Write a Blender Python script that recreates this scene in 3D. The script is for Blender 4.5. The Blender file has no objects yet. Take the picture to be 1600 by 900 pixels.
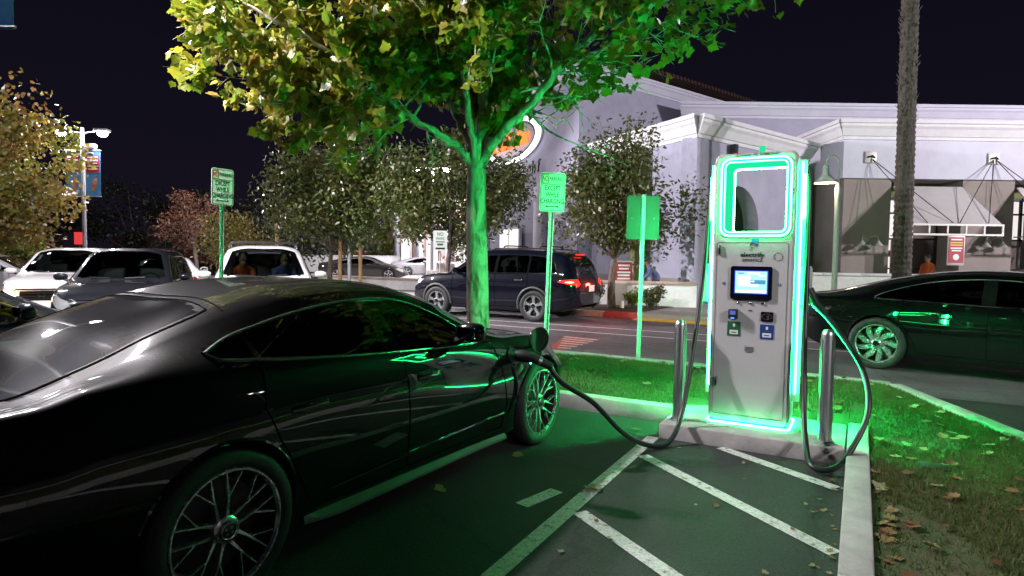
import bpy, bmesh, math, random
import numpy as np
from mathutils import Matrix, Vector

random.seed(11)
rng = np.random.default_rng(5)
SC = bpy.context.scene
COL = SC.collection
R = math.radians

# ------------------------------------------------------------------ camera
cam_d = bpy.data.cameras.new('camera')
cam_d.sensor_width = 36.0
cam_d.lens = 22.05
cam_d.clip_start = 0.05
cam_d.clip_end = 800.0
cam = bpy.data.objects.new('camera', cam_d)
COL.objects.link(cam)
cam.matrix_world = (Matrix.Translation((0, 0, 1.58)) @ Matrix.Rotation(R(90 - 3.04), 4, 'X')
                    @ Matrix.Rotation(R(0.75), 4, 'Z'))
SC.camera = cam

# ------------------------------------------------------------------ world: night sky over a lit town
world = bpy.data.worlds.new('World')
SC.world = world
world.use_nodes = True
wn = world.node_tree.nodes
wl = world.node_tree.links
wn.clear()
w_out = wn.new('ShaderNodeOutputWorld')
w_bg = wn.new('ShaderNodeBackground')
w_tc = wn.new('ShaderNodeTexCoord')
w_sep = wn.new('ShaderNodeSeparateXYZ')
w_ramp = wn.new('ShaderNodeValToRGB')
w_ramp.color_ramp.elements[0].position = 0.0
w_ramp.color_ramp.elements[0].color = (0.0075, 0.0062, 0.0125, 1)
w_ramp.color_ramp.elements[1].position = 0.6
w_ramp.color_ramp.elements[1].color = (0.0020, 0.0019, 0.0050, 1)
wl.new(w_tc.outputs['Generated'], w_sep.inputs[0])
wl.new(w_sep.outputs['Z'], w_ramp.inputs[0])
wl.new(w_ramp.outputs[0], w_bg.inputs['Color'])
w_bg.inputs['Strength'].default_value = 1.0
wl.new(w_bg.outputs[0], w_out.inputs['Surface'])

SC.view_settings.view_transform = 'Standard'
SC.view_settings.look = 'None'
SC.view_settings.exposure = 0.0
SC.view_settings.gamma = 1.0
SC.view_settings.use_curve_mapping = False
SC.render.engine = 'CYCLES'
SC.cycles.use_denoising = True
try:
    SC.cycles.denoiser = 'OPENIMAGEDENOISE'
except Exception:
    pass
SC.cycles.max_bounces = 8
SC.cycles.transparent_max_bounces = 12
SC.cycles.sample_clamp_indirect = 6.0
SC.cycles.caustics_reflective = False
SC.cycles.caustics_refractive = False

# parking-lot axes: local x runs along the row of stalls, local y from the stall towards the shop
PHI = R(-29.0)
UX, UY = math.cos(PHI), math.sin(PHI)
HX, HY = -UY, UX


def LT(a, b, z=0.0):
    return (a * UX + b * HX, a * UY + b * HY, z)


# lamp wattages
W_NEAR, W_FAR, W_RIGHT, W_LAWN_FILL, W_AISLE = 2800.0, 1700.0, 9000.0, 3000.0, 1900.0
W_AISLE_FILL = 18000.0
LED, LED_HIDDEN, LED_BACK, LED_FOOT = 70.0, 1800.0, 300.0, 80.0


# ------------------------------------------------------------------ material helpers
def nodes_of(name):
    m = bpy.data.materials.new(name)
    m.use_nodes = True
    nt = m.node_tree
    b = nt.nodes['Principled BSDF']
    return m, nt, b


def pbr(name, col, rough=0.6, metal=0.0, var=0.0, vscale=8.0, col2=None, bump=0.0, bscale=40.0, coat=0.0,
        emit=None, estr=0.0, spec=0.5, rvar=0.0, transl=0.0, detail=6.0):
    m, nt, b = nodes_of(name)
    N, Lk = nt.nodes, nt.links
    b.inputs['Base Color'].default_value = (*col, 1)
    b.inputs['Roughness'].default_value = rough
    b.inputs['Metallic'].default_value = metal
    b.inputs['Specular IOR Level'].default_value = spec
    b.inputs['Coat Weight'].default_value = coat
    b.inputs['Coat Roughness'].default_value = 0.03
    tc = N.new('ShaderNodeTexCoord')
    if var > 0 or col2 is not None or rvar > 0:
        nz = N.new('ShaderNodeTexNoise')
        nz.inputs['Scale'].default_value = vscale
        nz.inputs['Detail'].default_value = detail
        nz.inputs['Roughness'].default_value = 0.65
        Lk.new(tc.outputs['Object'], nz.inputs['Vector'])
        rp = N.new('ShaderNodeValToRGB')
        c2 = col2 if col2 is not None else tuple(min(1, c * (1 + var)) for c in col)
        c1 = col if col2 is not None else tuple(c * (1 - var) for c in col)
        rp.color_ramp.elements[0].position = 0.35
        rp.color_ramp.elements[0].color = (*c1, 1)
        rp.color_ramp.elements[1].position = 0.65
        rp.color_ramp.elements[1].color = (*c2, 1)
        Lk.new(nz.outputs['Fac'], rp.inputs[0])
        if var > 0 or col2 is not None:
            Lk.new(rp.outputs[0], b.inputs['Base Color'])
        if rvar > 0:
            mr = N.new('ShaderNodeMapRange')
            mr.inputs['From Min'].default_value = 0.35
            mr.inputs['From Max'].default_value = 0.65
            mr.inputs['To Min'].default_value = max(0.0, rough - rvar)
            mr.inputs['To Max'].default_value = min(1.0, rough + rvar)
            Lk.new(nz.outputs['Fac'], mr.inputs['Value'])
            Lk.new(mr.outputs[0], b.inputs['Roughness'])
    if bump > 0:
        n2 = N.new('ShaderNodeTexNoise')
        n2.inputs['Scale'].default_value = bscale
        n2.inputs['Detail'].default_value = 5.0
        Lk.new(tc.outputs['Object'], n2.inputs['Vector'])
        bp = N.new('ShaderNodeBump')
        bp.inputs['Strength'].default_value = bump
        bp.inputs['Distance'].default_value = 0.01
        Lk.new(n2.outputs['Fac'], bp.inputs['Height'])
        Lk.new(bp.outputs[0], b.inputs['Normal'])
    if emit is not None:
        b.inputs['Emission Color'].default_value = (*emit, 1)
        b.inputs['Emission Strength'].default_value = estr
    if transl > 0:
        tr = N.new('ShaderNodeBsdfTranslucent')
        mx = N.new('ShaderNodeMixShader')
        mx.inputs[0].default_value = transl
        src = b.inputs['Base Color'].links
        if src:
            Lk.new(src[0].from_socket, tr.inputs['Color'])
        else:
            tr.inputs['Color'].default_value = (*col, 1)
        out = N['Material Output']
        Lk.new(b.outputs[0], mx.inputs[1])
        Lk.new(tr.outputs[0], mx.inputs[2])
        Lk.new(mx.outputs[0], out.inputs['Surface'])
    return m


def glow(name, col, strength):
    m = bpy.data.materials.new(name)
    m.use_nodes = True
    nt = m.node_tree
    nt.nodes.clear()
    o = nt.nodes.new('ShaderNodeOutputMaterial')
    e = nt.nodes.new('ShaderNodeEmission')
    e.inputs['Color'].default_value = (*col, 1)
    e.inputs['Strength'].default_value = strength
    nt.links.new(e.outputs[0], o.inputs['Surface'])
    return m


def glass(name, tint, ior=1.5):
    """thin tinted pane: fresnel reflection over tinted see-through"""
    m = bpy.data.materials.new(name)
    m.use_nodes = True
    nt = m.node_tree
    nt.nodes.clear()
    N, Lk = nt.nodes, nt.links
    o = N.new('ShaderNodeOutputMaterial')
    t = N.new('ShaderNodeBsdfTransparent')
    t.inputs['Color'].default_value = (*tint, 1)
    g = N.new('ShaderNodeBsdfGlossy')
    g.inputs['Roughness'].default_value = 0.02
    g.inputs['Color'].default_value = (1, 1, 1, 1)
    f = N.new('ShaderNodeFresnel')
    f.inputs['IOR'].default_value = ior
    mx = N.new('ShaderNodeMixShader')
    Lk.new(f.outputs[0], mx.inputs[0])
    Lk.new(t.outputs[0], mx.inputs[1])
    Lk.new(g.outputs[0], mx.inputs[2])
    Lk.new(mx.outputs[0], o.inputs['Surface'])
    return m


def leaf_mat(name, cols, transl=0.35, rough=0.5, per='random'):
    """leaf colour varies from leaf to leaf by the face-corner attribute 'tone' (0..1)"""
    m, nt, b = nodes_of(name)
    N, Lk = nt.nodes, nt.links
    rp = N.new('ShaderNodeValToRGB')
    els = rp.color_ramp.elements
    while len(els) < len(cols):
        els.new(0.5)
    for i, c in enumerate(cols):
        els[i].position = i / (len(cols) - 1)
        els[i].color = (*c, 1)
    if per == 'object':
        at = N.new('ShaderNodeObjectInfo')
        Lk.new(at.outputs['Random'], rp.inputs[0])
    else:
        at = N.new('ShaderNodeAttribute')
        at.attribute_name = 'tone'
        Lk.new(at.outputs['Fac'], rp.inputs[0])
    Lk.new(rp.outputs[0], b.inputs['Base Color'])
    b.inputs['Roughness'].default_value = rough
    tr = N.new('ShaderNodeBsdfTranslucent')
    Lk.new(rp.outputs[0], tr.inputs['Color'])
    mx = N.new('ShaderNodeMixShader')
    mx.inputs[0].default_value = transl
    Lk.new(b.outputs[0], mx.inputs[1])
    Lk.new(tr.outputs[0], mx.inputs[2])
    Lk.new(mx.outputs[0], N['Material Output'].inputs['Surface'])
    return m


# ------------------------------------------------------------------ object helpers
def link(name, me, parent=None, loc=None, rz=None):
    o = bpy.data.objects.new(name, me)
    COL.objects.link(o)
    if parent is not None:
        o.parent = parent
    if loc is not None:
        o.location = loc
    if rz is not None:
        o.rotation_euler = (0, 0, rz)
    return o


def tag(o, label=None, cat=None, group=None, kind=None):
    if label:
        o['label'] = label
    if cat:
        o['category'] = cat
    if group:
        o['group'] = group
    if kind:
        o['kind'] = kind
    return o


def thing(name, label, cat, loc=(0, 0, 0), rz=0.0, group=None):
    o = bpy.data.objects.new(name, None)
    COL.objects.link(o)
    o.empty_display_size = 0.2
    o.location = loc
    o.rotation_euler = (0, 0, rz)
    return tag(o, label, cat, group)


def copy_tree(o, parent=None):
    c = o.copy()
    COL.objects.link(c)
    c.parent = parent
    for ch in list(o.children):
        copy_tree(ch, c)
    return c


class MB:
    """collects simple shapes, builds them as ONE mesh object"""

    def __init__(self):
        self.v, self.f = [], []

    def add(self, vs, fs):
        n = len(self.v)
        self.v += [tuple(p) for p in vs]
        self.f += [tuple(i + n for i in q) for q in fs]
        return self

    def box(self, c, s, rz=0.0, M=None):
        hx, hy, hz = s[0] / 2, s[1] / 2, s[2] / 2
        vs = [Vector((x, y, z)) for x in (-hx, hx) for y in (-hy, hy) for z in (-hz, hz)]
        m = Matrix.Translation(c) @ (M if M is not None else Matrix.Rotation(rz, 4, 'Z'))
        return self.add([m @ p for p in vs], [(0, 1, 3, 2), (4, 6, 7, 5), (0, 4, 5, 1), (2, 3, 7, 6), (0, 2, 6, 4), (1, 5, 7, 3)])

    def box2(self, p0, p1):
        c = [(a + b) / 2 for a, b in zip(p0, p1)]
        s = [abs(b - a) for a, b in zip(p0, p1)]
        return self.box(c, s)

    def prism(self, poly, z0, z1, M=None):
        n = len(poly)
        vs = [Vector((x, y, z0)) for x, y in poly] + [Vector((x, y, z1)) for x, y in poly]
        if M is not None:
            vs = [M @ p for p in vs]
        fs = [tuple(range(n - 1, -1, -1)), tuple(range(n, 2 * n))]
        fs += [(i, (i + 1) % n, n + (i + 1) % n, n + i) for i in range(n)]
        return self.add(vs, fs)

    def tube(self, pts, r, n=8, cap=True):
        pts = [Vector(p) for p in pts]
        rs = r if isinstance(r, (list, tuple)) else [r] * len(pts)
        t0 = (pts[1] - pts[0]).normalized()
        up = Vector((0, 0, 1)) if abs(t0.z) < 0.9 else Vector((1, 0, 0))
        side = t0.cross(up).normalized()
        vs = []
        for i, p in enumerate(pts):
            t = (pts[min(i + 1, len(pts) - 1)] - pts[max(i - 1, 0)])
            if t.length < 1e-9:
                t = t0
            t.normalize()
            side = side - t * side.dot(t)
            if side.length < 1e-6:
                side = t.orthogonal()
            side.normalize()
            nn = t.cross(side)
            for k in range(n):
                a = 2 * math.pi * k / n
                vs.append(p + (side * math.cos(a) + nn * math.sin(a)) * rs[i])
        fs = []
        for i in range(len(pts) - 1):
            for k in range(n):
                k2 = (k + 1) % n
                fs.append((i * n + k, (i + 1) * n + k, (i + 1) * n + k2, i * n + k2))
        if cap:
            fs.append(tuple(range(n)))
            e = (len(pts) - 1) * n
            fs.append(tuple(e + k for k in range(n - 1, -1, -1)))
        return self.add(vs, fs)

    def loop(self, pts, r, n=6):
        """closed tube"""
        m = len(pts)
        pts = [Vector(p) for p in pts]
        side = None
        vs = []
        for i, p in enumerate(pts):
            t = (pts[(i + 1) % m] - pts[i - 1]).normalized()
            if side is None:
                side = t.orthogonal()
            side = (side - t * side.dot(t)).normalized()
            nn = t.cross(side)
            for k in range(n):
                a = 2 * math.pi * k / n
                vs.append(p + (side * math.cos(a) + nn * math.sin(a)) * r)
        # match the seam
        fs = []
        best, off = 1e9, 0
        for o in range(n):
            d = sum((vs[(m - 1) * n + k] - vs[(k + o) % n]).length for k in range(n))
            if d < best:
                best, off = d, o
        for i in range(m):
            for k in range(n):
                k2 = (k + 1) % n
                if i < m - 1:
                    fs.append((i * n + k, (i + 1) * n + k, (i + 1) * n + k2, i * n + k2))
                else:
                    fs.append((i * n + k, (k + off) % n, (k2 + off) % n, i * n + k2))
        return self.add(vs, fs)

    def lathe(self, prof, n=24, M=None, cap=True):
        """profile (radius, z) turned about local z"""
        vs = []
        for r, z in prof:
            for k in range(n):
                a = 2 * math.pi * k / n
                p = Vector((r * math.cos(a), r * math.sin(a), z))
                vs.append(M @ p if M is not None else p)
        fs = []
        for i in range(len(prof) - 1):
            for k in range(n):
                k2 = (k + 1) % n
                fs.append((i * n + k, i * n + k2, (i + 1) * n + k2, (i + 1) * n + k))
        if cap and prof[0][0] > 1e-5:
            fs.append(tuple(range(n - 1, -1, -1)))
        if cap and prof[-1][0] > 1e-5:
            e = (len(prof) - 1) * n
            fs.append(tuple(e + k for k in range(n)))
        return self.add(vs, fs)

    def mesh(self, name, m, smooth=False, bevel=0.0, bseg=2, angle=40):
        me = bpy.data.meshes.new(name)
        me.from_pydata(self.v, [], self.f)
        if bevel > 0:
            bm = bmesh.new()
            bm.from_mesh(me)
            bmesh.ops.remove_doubles(bm, verts=bm.verts, dist=1e-5)
            bmesh.ops.recalc_face_normals(bm, faces=bm.faces)
            es = [e for e in bm.edges if len(e.link_faces) == 2 and e.calc_face_angle(0) > R(30)]
            bmesh.ops.bevel(bm, geom=es, offset=bevel, segments=bseg, affect='EDGES', profile=0.5)
            bm.to_mesh(me)
            bm.free()
            smooth = True
        me.materials.append(m)
        me.update()
        if smooth:
            me.polygons.foreach_set('use_smooth', [True] * len(me.polygons))
            try:
                me.set_sharp_from_angle(angle=R(angle))
            except Exception:
                pass
        return me

    def build(self, name, m, parent=None, smooth=False, bevel=0.0, bseg=2, loc=None, rz=None, angle=40):
        return link(name, self.mesh(name, m, smooth, bevel, bseg, angle), parent, loc, rz)


def rrect(w, h, r, n=5, cx=0.0, cy=0.0):
    pts = []
    for (sx, sy, a0) in ((1, -1, -90), (1, 1, 0), (-1, 1, 90), (-1, -1, 180)):
        for k in range(n + 1):
            a = R(a0 + 90 * k / n)
            pts.append((cx + sx * (w / 2 - r) + r * math.cos(a), cy + sy * (h / 2 - r) + r * math.sin(a)))
    return pts


def curve_mesh(cu, name):
    ob = bpy.data.objects.new('tmp_curve', cu)
    COL.objects.link(ob)
    dg = bpy.context.evaluated_depsgraph_get()
    dg.update()
    me = bpy.data.meshes.new_from_object(ob.evaluated_get(dg))
    me.name = name
    bpy.data.objects.remove(ob)
    return me


def plate_mesh(name, loops, thick, m, bevel=0.0, up=True):
    """flat plate with holes; loops given in (x, z), lies in the x-z plane, front towards -y, thickness centred on y = 0"""
    cu = bpy.data.curves.new(name, 'CURVE')
    cu.dimensions = '2D'
    cu.fill_mode = 'BOTH'
    cu.extrude = max(thick / 2 - bevel, 0.0)
    cu.bevel_depth = bevel
    cu.bevel_resolution = 2
    cu.offset = -bevel
    for lp in loops:
        sp = cu.splines.new('POLY')
        sp.points.add(len(lp) - 1)
        for i, (x, y) in enumerate(lp):
            sp.points[i].co = (x, y, 0, 1)
        sp.use_cyclic_u = True
    me = curve_mesh(cu, name)
    bpy.data.curves.remove(cu)
    me.transform(Matrix.Rotation(R(90), 4, 'X'))
    me.materials.clear()
    me.materials.append(m)
    me.polygons.foreach_set('use_smooth', [False] * len(me.polygons))
    return me


def plate(name, loops, thick, m, parent=None, loc=None, rz=None, bevel=0.0):
    return link(name, plate_mesh(name, loops, thick, m, bevel), parent, loc, rz)


def text(s, size, m, parent, loc, name='lettering', rz=0.0, xs=1.0, shear=0.0, extrude=0.0008, align='CENTER', bold=0.0):
    cu = bpy.data.curves.new(name, 'FONT')
    cu.body = s
    cu.size = size
    cu.shear = shear
    cu.extrude = extrude
    cu.offset = bold
    cu.align_x = align
    cu.align_y = 'CENTER'
    me = curve_mesh(cu, name)
    bpy.data.curves.remove(cu)
    me.transform(Matrix.Rotation(R(90), 4, 'X') @ Matrix.Scale(xs, 4, (1, 0, 0)))
    me.materials.clear()
    me.materials.append(m)
    o = link(name, me, parent, loc)
    o.rotation_euler = (0, 0, rz)
    return o


def pchip(keys):
    x = np.array([k[0] for k in keys], float)
    y = np.array([k[1] for k in keys], float)
    h = np.diff(x)
    d = np.diff(y) / h
    m = np.zeros_like(y)
    for i in range(1, len(x) - 1):
        if d[i - 1] * d[i] > 0:
            w1, w2 = 2 * h[i] + h[i - 1], h[i] + 2 * h[i - 1]
            m[i] = (w1 + w2) / (w1 / d[i - 1] + w2 / d[i])
    m[0], m[-1] = d[0], d[-1]

    def f(q):
        q = np.clip(np.asarray(q, float), x[0], x[-1])
        i = np.clip(np.searchsorted(x, q) - 1, 0, len(h) - 1)
        t = (q - x[i]) / h[i]
        return ((1 + 2 * t) * (1 - t) ** 2 * y[i] + t * (1 - t) ** 2 * h[i] * m[i]
                + t * t * (3 - 2 * t) * y[i + 1] + t * t * (t - 1) * h[i] * m[i + 1])
    return f


def catmull(P, n=10):
    P = [Vector(p) for p in P]
    P = [P[0] * 2 - P[1]] + P + [P[-1] * 2 - P[-2]]
    out = []
    for i in range(1, len(P) - 2):
        for k in range(n):
            t = k / n
            a, b, c, d = P[i - 1], P[i], P[i + 1], P[i + 2]
            out.append(0.5 * ((2 * b) + (c - a) * t + (2 * a - 5 * b + 4 * c - d) * t * t + (3 * b - a - 3 * c + d) * t ** 3))
    out.append(P[-2])
    return out


# ------------------------------------------------------------------ shared materials
M = {}
M['black_plastic'] = pbr('black_plastic', (0.012, 0.012, 0.013), 0.55)
M['rubber'] = pbr('rubber', (0.018, 0.018, 0.019), 0.6, var=0.25, vscale=20, bump=0.25, bscale=90, spec=0.35)
M['chrome'] = pbr('chrome', (0.75, 0.76, 0.78), 0.12, 1.0)
M['alloy'] = pbr('alloy', (0.62, 0.63, 0.65), 0.28, 0.9, rvar=0.08, vscale=14)
M['steel'] = pbr('steel', (0.55, 0.56, 0.58), 0.36, 1.0)
M['galv'] = pbr('galvanised', (0.50, 0.52, 0.53), 0.42, 0.75, var=0.12, vscale=30)
M['dark_metal'] = pbr('dark_metal', (0.03, 0.03, 0.032), 0.4, 0.6)
M['white_paint'] = pbr('white_paint', (0.72, 0.72, 0.72), 0.5, var=0.06)
M['sign_white'] = pbr('sign_white', (0.78, 0.80, 0.78), 0.45, var=0.04, vscale=20)
M['ink'] = pbr('ink', (0.01, 0.03, 0.015), 0.6)
M['sign_red'] = pbr('sign_red', (0.50, 0.03, 0.03), 0.5)
M['interior'] = pbr('car_interior', (0.02, 0.02, 0.022), 0.7, var=0.2)
M['glass_dark'] = glass('glass_dark', (0.10, 0.12, 0.11), 1.6)
M['glass_mid'] = glass('glass_mid', (0.22, 0.27, 0.25), 1.5)
M['glass_shop'] = glass('glass_shop', (0.85, 0.88, 0.88), 1.45)
M['concrete'] = pbr('concrete', (0.34, 0.33, 0.32), 0.85, var=0.16, vscale=5, bump=0.35, bscale=60)
M['headlight_glass'] = pbr('headlight_glass', (0.35, 0.37, 0.38), 0.08, 0.3, coat=1.0)
M['tail_red'] = pbr('tail_red', (0.16, 0.006, 0.006), 0.15, coat=1.0)
M['tail_lit'] = glow('tail_lit', (1.0, 0.022, 0.014), 3.2)
M['tail_core'] = glow('tail_core', (1.0, 0.30, 0.10), 9.0)
M['amber_lit'] = glow('amber_lit', (1.0, 0.30, 0.03), 40.0)
M['white_lit'] = glow('white_lit', (1.0, 0.95, 0.9), 30.0)
# ================================================================== THE SETTING
def asphalt_mat(name='asphalt', k=(1.0, 1.0, 1.0)):
    m, nt, b = nodes_of(name)
    N, Lk = nt.nodes, nt.links
    tc = N.new('ShaderNodeTexCoord')
    big = N.new('ShaderNodeTexNoise'); big.inputs['Scale'].default_value = 0.9; big.inputs['Detail'].default_value = 8; big.inputs['Roughness'].default_value = 0.7
    fine = N.new('ShaderNodeTexVoronoi'); fine.inputs['Scale'].default_value = 130.0
    Lk.new(tc.outputs['Object'], big.inputs['Vector']); Lk.new(tc.outputs['Object'], fine.inputs['Vector'])
    rp = N.new('ShaderNodeValToRGB')
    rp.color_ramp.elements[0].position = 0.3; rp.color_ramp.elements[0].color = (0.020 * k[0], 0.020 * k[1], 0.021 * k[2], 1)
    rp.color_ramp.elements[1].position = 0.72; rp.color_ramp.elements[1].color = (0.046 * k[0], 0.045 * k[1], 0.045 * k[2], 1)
    Lk.new(big.outputs['Fac'], rp.inputs[0])
    r2 = N.new('ShaderNodeValToRGB')
    r2.color_ramp.elements[0].position = 0.0; r2.color_ramp.elements[0].color = (0.55, 0.55, 0.55, 1)
    r2.color_ramp.elements[1].position = 1.0; r2.color_ramp.elements[1].color = (1.5, 1.5, 1.5, 1)
    Lk.new(fine.outputs['Color'], r2.inputs[0])
    mx = N.new('ShaderNodeMixRGB'); mx.blend_type = 'MULTIPLY'; mx.inputs[0].default_value = 1.0
    Lk.new(rp.outputs[0], mx.inputs[1]); Lk.new(r2.outputs[0], mx.inputs[2])
    # cracks
    cr = N.new('ShaderNodeTexVoronoi'); cr.feature = 'DISTANCE_TO_EDGE'; cr.inputs['Scale'].default_value = 0.55
    wp = N.new('ShaderNodeTexNoise'); wp.inputs['Scale'].default_value = 3.0; wp.inputs['Detail'].default_value = 6
    Lk.new(tc.outputs['Object'], wp.inputs['Vector'])
    ad = N.new('ShaderNodeMixRGB'); ad.blend_type = 'ADD'; ad.inputs[0].default_value = 0.35
    Lk.new(tc.outputs['Object'], ad.inputs[1]); Lk.new(wp.outputs['Color'], ad.inputs[2]); Lk.new(ad.outputs[0], cr.inputs['Vector'])
    ck = N.new('ShaderNodeValToRGB')
    ck.color_ramp.elements[0].position = 0.002; ck.color_ramp.elements[0].color = (0.35, 0.35, 0.35, 1)
    ck.color_ramp.elements[1].position = 0.012; ck.color_ramp.elements[1].color = (1, 1, 1, 1)
    Lk.new(cr.outputs['Distance'], ck.inputs[0])
    m2 = N.new('ShaderNodeMixRGB'); m2.blend_type = 'MULTIPLY'; m2.inputs[0].default_value = 0.8
    Lk.new(mx.outputs[0], m2.inputs[1]); Lk.new(ck.outputs[0], m2.inputs[2])
    Lk.new(m2.outputs[0], b.inputs['Base Color'])
    b.inputs['Roughness'].default_value = 0.72
    bp = N.new('ShaderNodeBump'); bp.inputs['Strength'].default_value = 0.7; bp.inputs['Distance'].default_value = 0.006
    Lk.new(fine.outputs['Distance'], bp.inputs['Height']); Lk.new(bp.outputs[0], b.inputs['Normal'])
    return m


def worn_paint(name, col, wear=0.42):
    m, nt, b = nodes_of(name)
    N, Lk = nt.nodes, nt.links
    tc = N.new('ShaderNodeTexCoord')
    n1 = N.new('ShaderNodeTexNoise'); n1.inputs['Scale'].default_value = 16; n1.inputs['Detail'].default_value = 12; n1.inputs['Roughness'].default_value = 0.8
    Lk.new(tc.outputs['Object'], n1.inputs['Vector'])
    rp = N.new('ShaderNodeValToRGB')
    rp.color_ramp.elements[0].position = wear - 0.05; rp.color_ramp.elements[0].color = (0.25, 0.25, 0.25, 1)
    rp.color_ramp.elements[1].position = wear + 0.06; rp.color_ramp.elements[1].color = (1, 1, 1, 1)
    Lk.new(n1.outputs['Fac'], rp.inputs[0])
    Lk.new(rp.outputs[0], b.inputs['Alpha'])
    n2 = N.new('ShaderNodeTexNoise'); n2.inputs['Scale'].default_value = 60; n2.inputs['Detail'].default_value = 6
    Lk.new(tc.outputs['Object'], n2.inputs['Vector'])
    r2 = N.new('ShaderNodeValToRGB')
    r2.color_ramp.elements[0].color = (*[c * 0.6 for c in col], 1)
    r2.color_ramp.elements[1].color = (*col, 1)
    r2.color_ramp.elements[0].position = 0.3; r2.color_ramp.elements[1].position = 0.6
    Lk.new(n2.outputs['Fac'], r2.inputs[0]); Lk.new(r2.outputs[0], b.inputs['Base Color'])
    b.inputs['Roughness'].default_value = 0.7
    return m


M['asphalt'] = asphalt_mat(k=(0.74, 0.74, 0.74))
M['line_white'] = worn_paint('line_white', (0.58, 0.58, 0.56))
M['line_red'] = worn_paint('line_red', (0.42, 0.05, 0.05), 0.40)
M['soil'] = pbr('soil', (0.045, 0.032, 0.02), 0.95, var=0.4, vscale=25, bump=0.8, bscale=60)
M['turf'] = pbr('turf', (0.032, 0.052, 0.014), 0.95, col2=(0.080, 0.070, 0.034), vscale=3.2, bump=0.9, bscale=90)
M['mulch'] = pbr('mulch', (0.06, 0.028, 0.018), 0.95, var=0.6, vscale=60, bump=1.0, bscale=70)
M['kerb_red'] = pbr('kerb_red', (0.42, 0.045, 0.045), 0.75, var=0.2, vscale=9, bump=0.2)
M['kerb_pink'] = pbr('kerb_pink', (0.52, 0.20, 0.20), 0.8, var=0.18, vscale=9, bump=0.2)
M['tactile'] = pbr('tactile_yellow', (0.60, 0.36, 0.05), 0.75, var=0.15, vscale=20)
M['pavement'] = pbr('pavement', (0.32, 0.31, 0.30), 0.85, var=0.12, vscale=2.5, bump=0.2, bscale=50)

lot = lambda name, mb, m, **k: tag(mb.build(name, m, None, rz=PHI, **k), kind='structure')

# asphalt sheet to the horizon
mb = MB()
mb.add([(-260, -120, 0), (260, -120, 0), (260, 380, 0), (-260, 380, 0)], [(0, 1, 2, 3)])
lot('asphalt_ground', mb, M['asphalt'])
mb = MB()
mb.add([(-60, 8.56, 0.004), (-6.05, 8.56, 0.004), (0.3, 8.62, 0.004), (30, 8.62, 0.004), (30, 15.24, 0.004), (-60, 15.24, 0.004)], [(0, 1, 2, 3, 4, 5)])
lot('drive_aisle', mb, asphalt_mat('asphalt_pale', (2.9, 2.4, 2.8)))  # paler, purple-tinted asphalt along the aisle


def stripe(name, p, q, w, m=None, z=0.004, skew=0.0):
    p, q = Vector((*p, 0)), Vector((*q, 0))
    d = (q - p).normalized()
    s = Vector((-d.y, d.x, 0)) * w / 2
    e = d * skew
    mb = MB()
    mb.add([(p + s + e)[:2] + (z,), (p - s - e)[:2] + (z,), (q - s - e)[:2] + (z,), (q + s + e)[:2] + (z,)], [(0, 1, 2, 3)])
    return lot(name, mb, m or M['line_white'])


stripe('stall_line', (-1.53, 5.34), (-1.515, -1.5), 0.105, skew=0.0)
stripe('hatch_line', (-1.455, 4.80), (-0.06, 3.72), 0.10, z=0.0045)
stripe('hatch_line', (-0.96, 5.335), (-0.09, 4.80), 0.10, z=0.0045)
stripe('hatch_line', (-1.455, 3.52), (-0.06, 2.56), 0.10, z=0.0045)
stripe('hatch_line', (-1.455, 2.30), (-0.06, 1.34), 0.10, z=0.0045)
stripe('paint_dash', (-1.726, 3.77), (-1.812, 3.43), 0.105, z=0.004)
stripe('lane_line', (-14, 12.62), (6, 13.3), 0.09, z=0.008)
stripe('lane_line', (-14, 11.92), (6, 12.1), 0.09, z=0.008)
for i in range(6):
    stripe('road_bar', (-4.95 + 0.10 * i, 11.05 - 0.28 * i), (-4.22 + 0.0 * i, 10.95 - 0.25 * i), 0.085, z=0.0125)
mb = MB()
mb.add([(-4.55, 9.5, 0.0083), (-4.3, 9.5, 0.0083), (-4.25, 11.1, 0.0083), (-5.0, 11.15, 0.0083)], [(0, 1, 2, 3)])
lot('red_road_patch', mb, M['line_red'])

# --- grass island: outline in lot coordinates, gently crowned turf
ISL = [(-6.0, 5.90), (0.035, 5.90), (0.035, -3.0), (2.1, -3.0), (2.1, 2.6), (1.80, 4.6), (1.235, 6.53), (0.386, 8.50), (-0.3, 8.60), (-6.0, 8.5)]


def inside(poly, x, y):
    c = False
    n = len(poly)
    for i in range(n):
        x1, y1 = poly[i]
        x2, y2 = poly[(i + 1) % n]
        if (y1 > y) != (y2 > y) and x < (x2 - x1) * (y - y1) / (y2 - y1) + x1:
            c = not c
    return c


def edge_dist(poly, x, y):
    best = 1e9
    n = len(poly)
    for i in range(n):
        x1, y1 = poly[i]
        x2, y2 = poly[(i + 1) % n]
        dx, dy = x2 - x1, y2 - y1
        t = max(0, min(1, ((x - x1) * dx + (y - y1) * dy) / (dx * dx + dy * dy)))
        best = min(best, math.hypot(x - x1 - t * dx, y - y1 - t * dy))
    return best


def turf_z(x, y):
    d = edge_dist(ISL, x, y)
    return 0.105 + 0.085 * min(1, d / 1.0) + 0.012 * math.sin(3.1 * x + 1.7 * y) * math.cos(2.3 * y - x)


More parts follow.
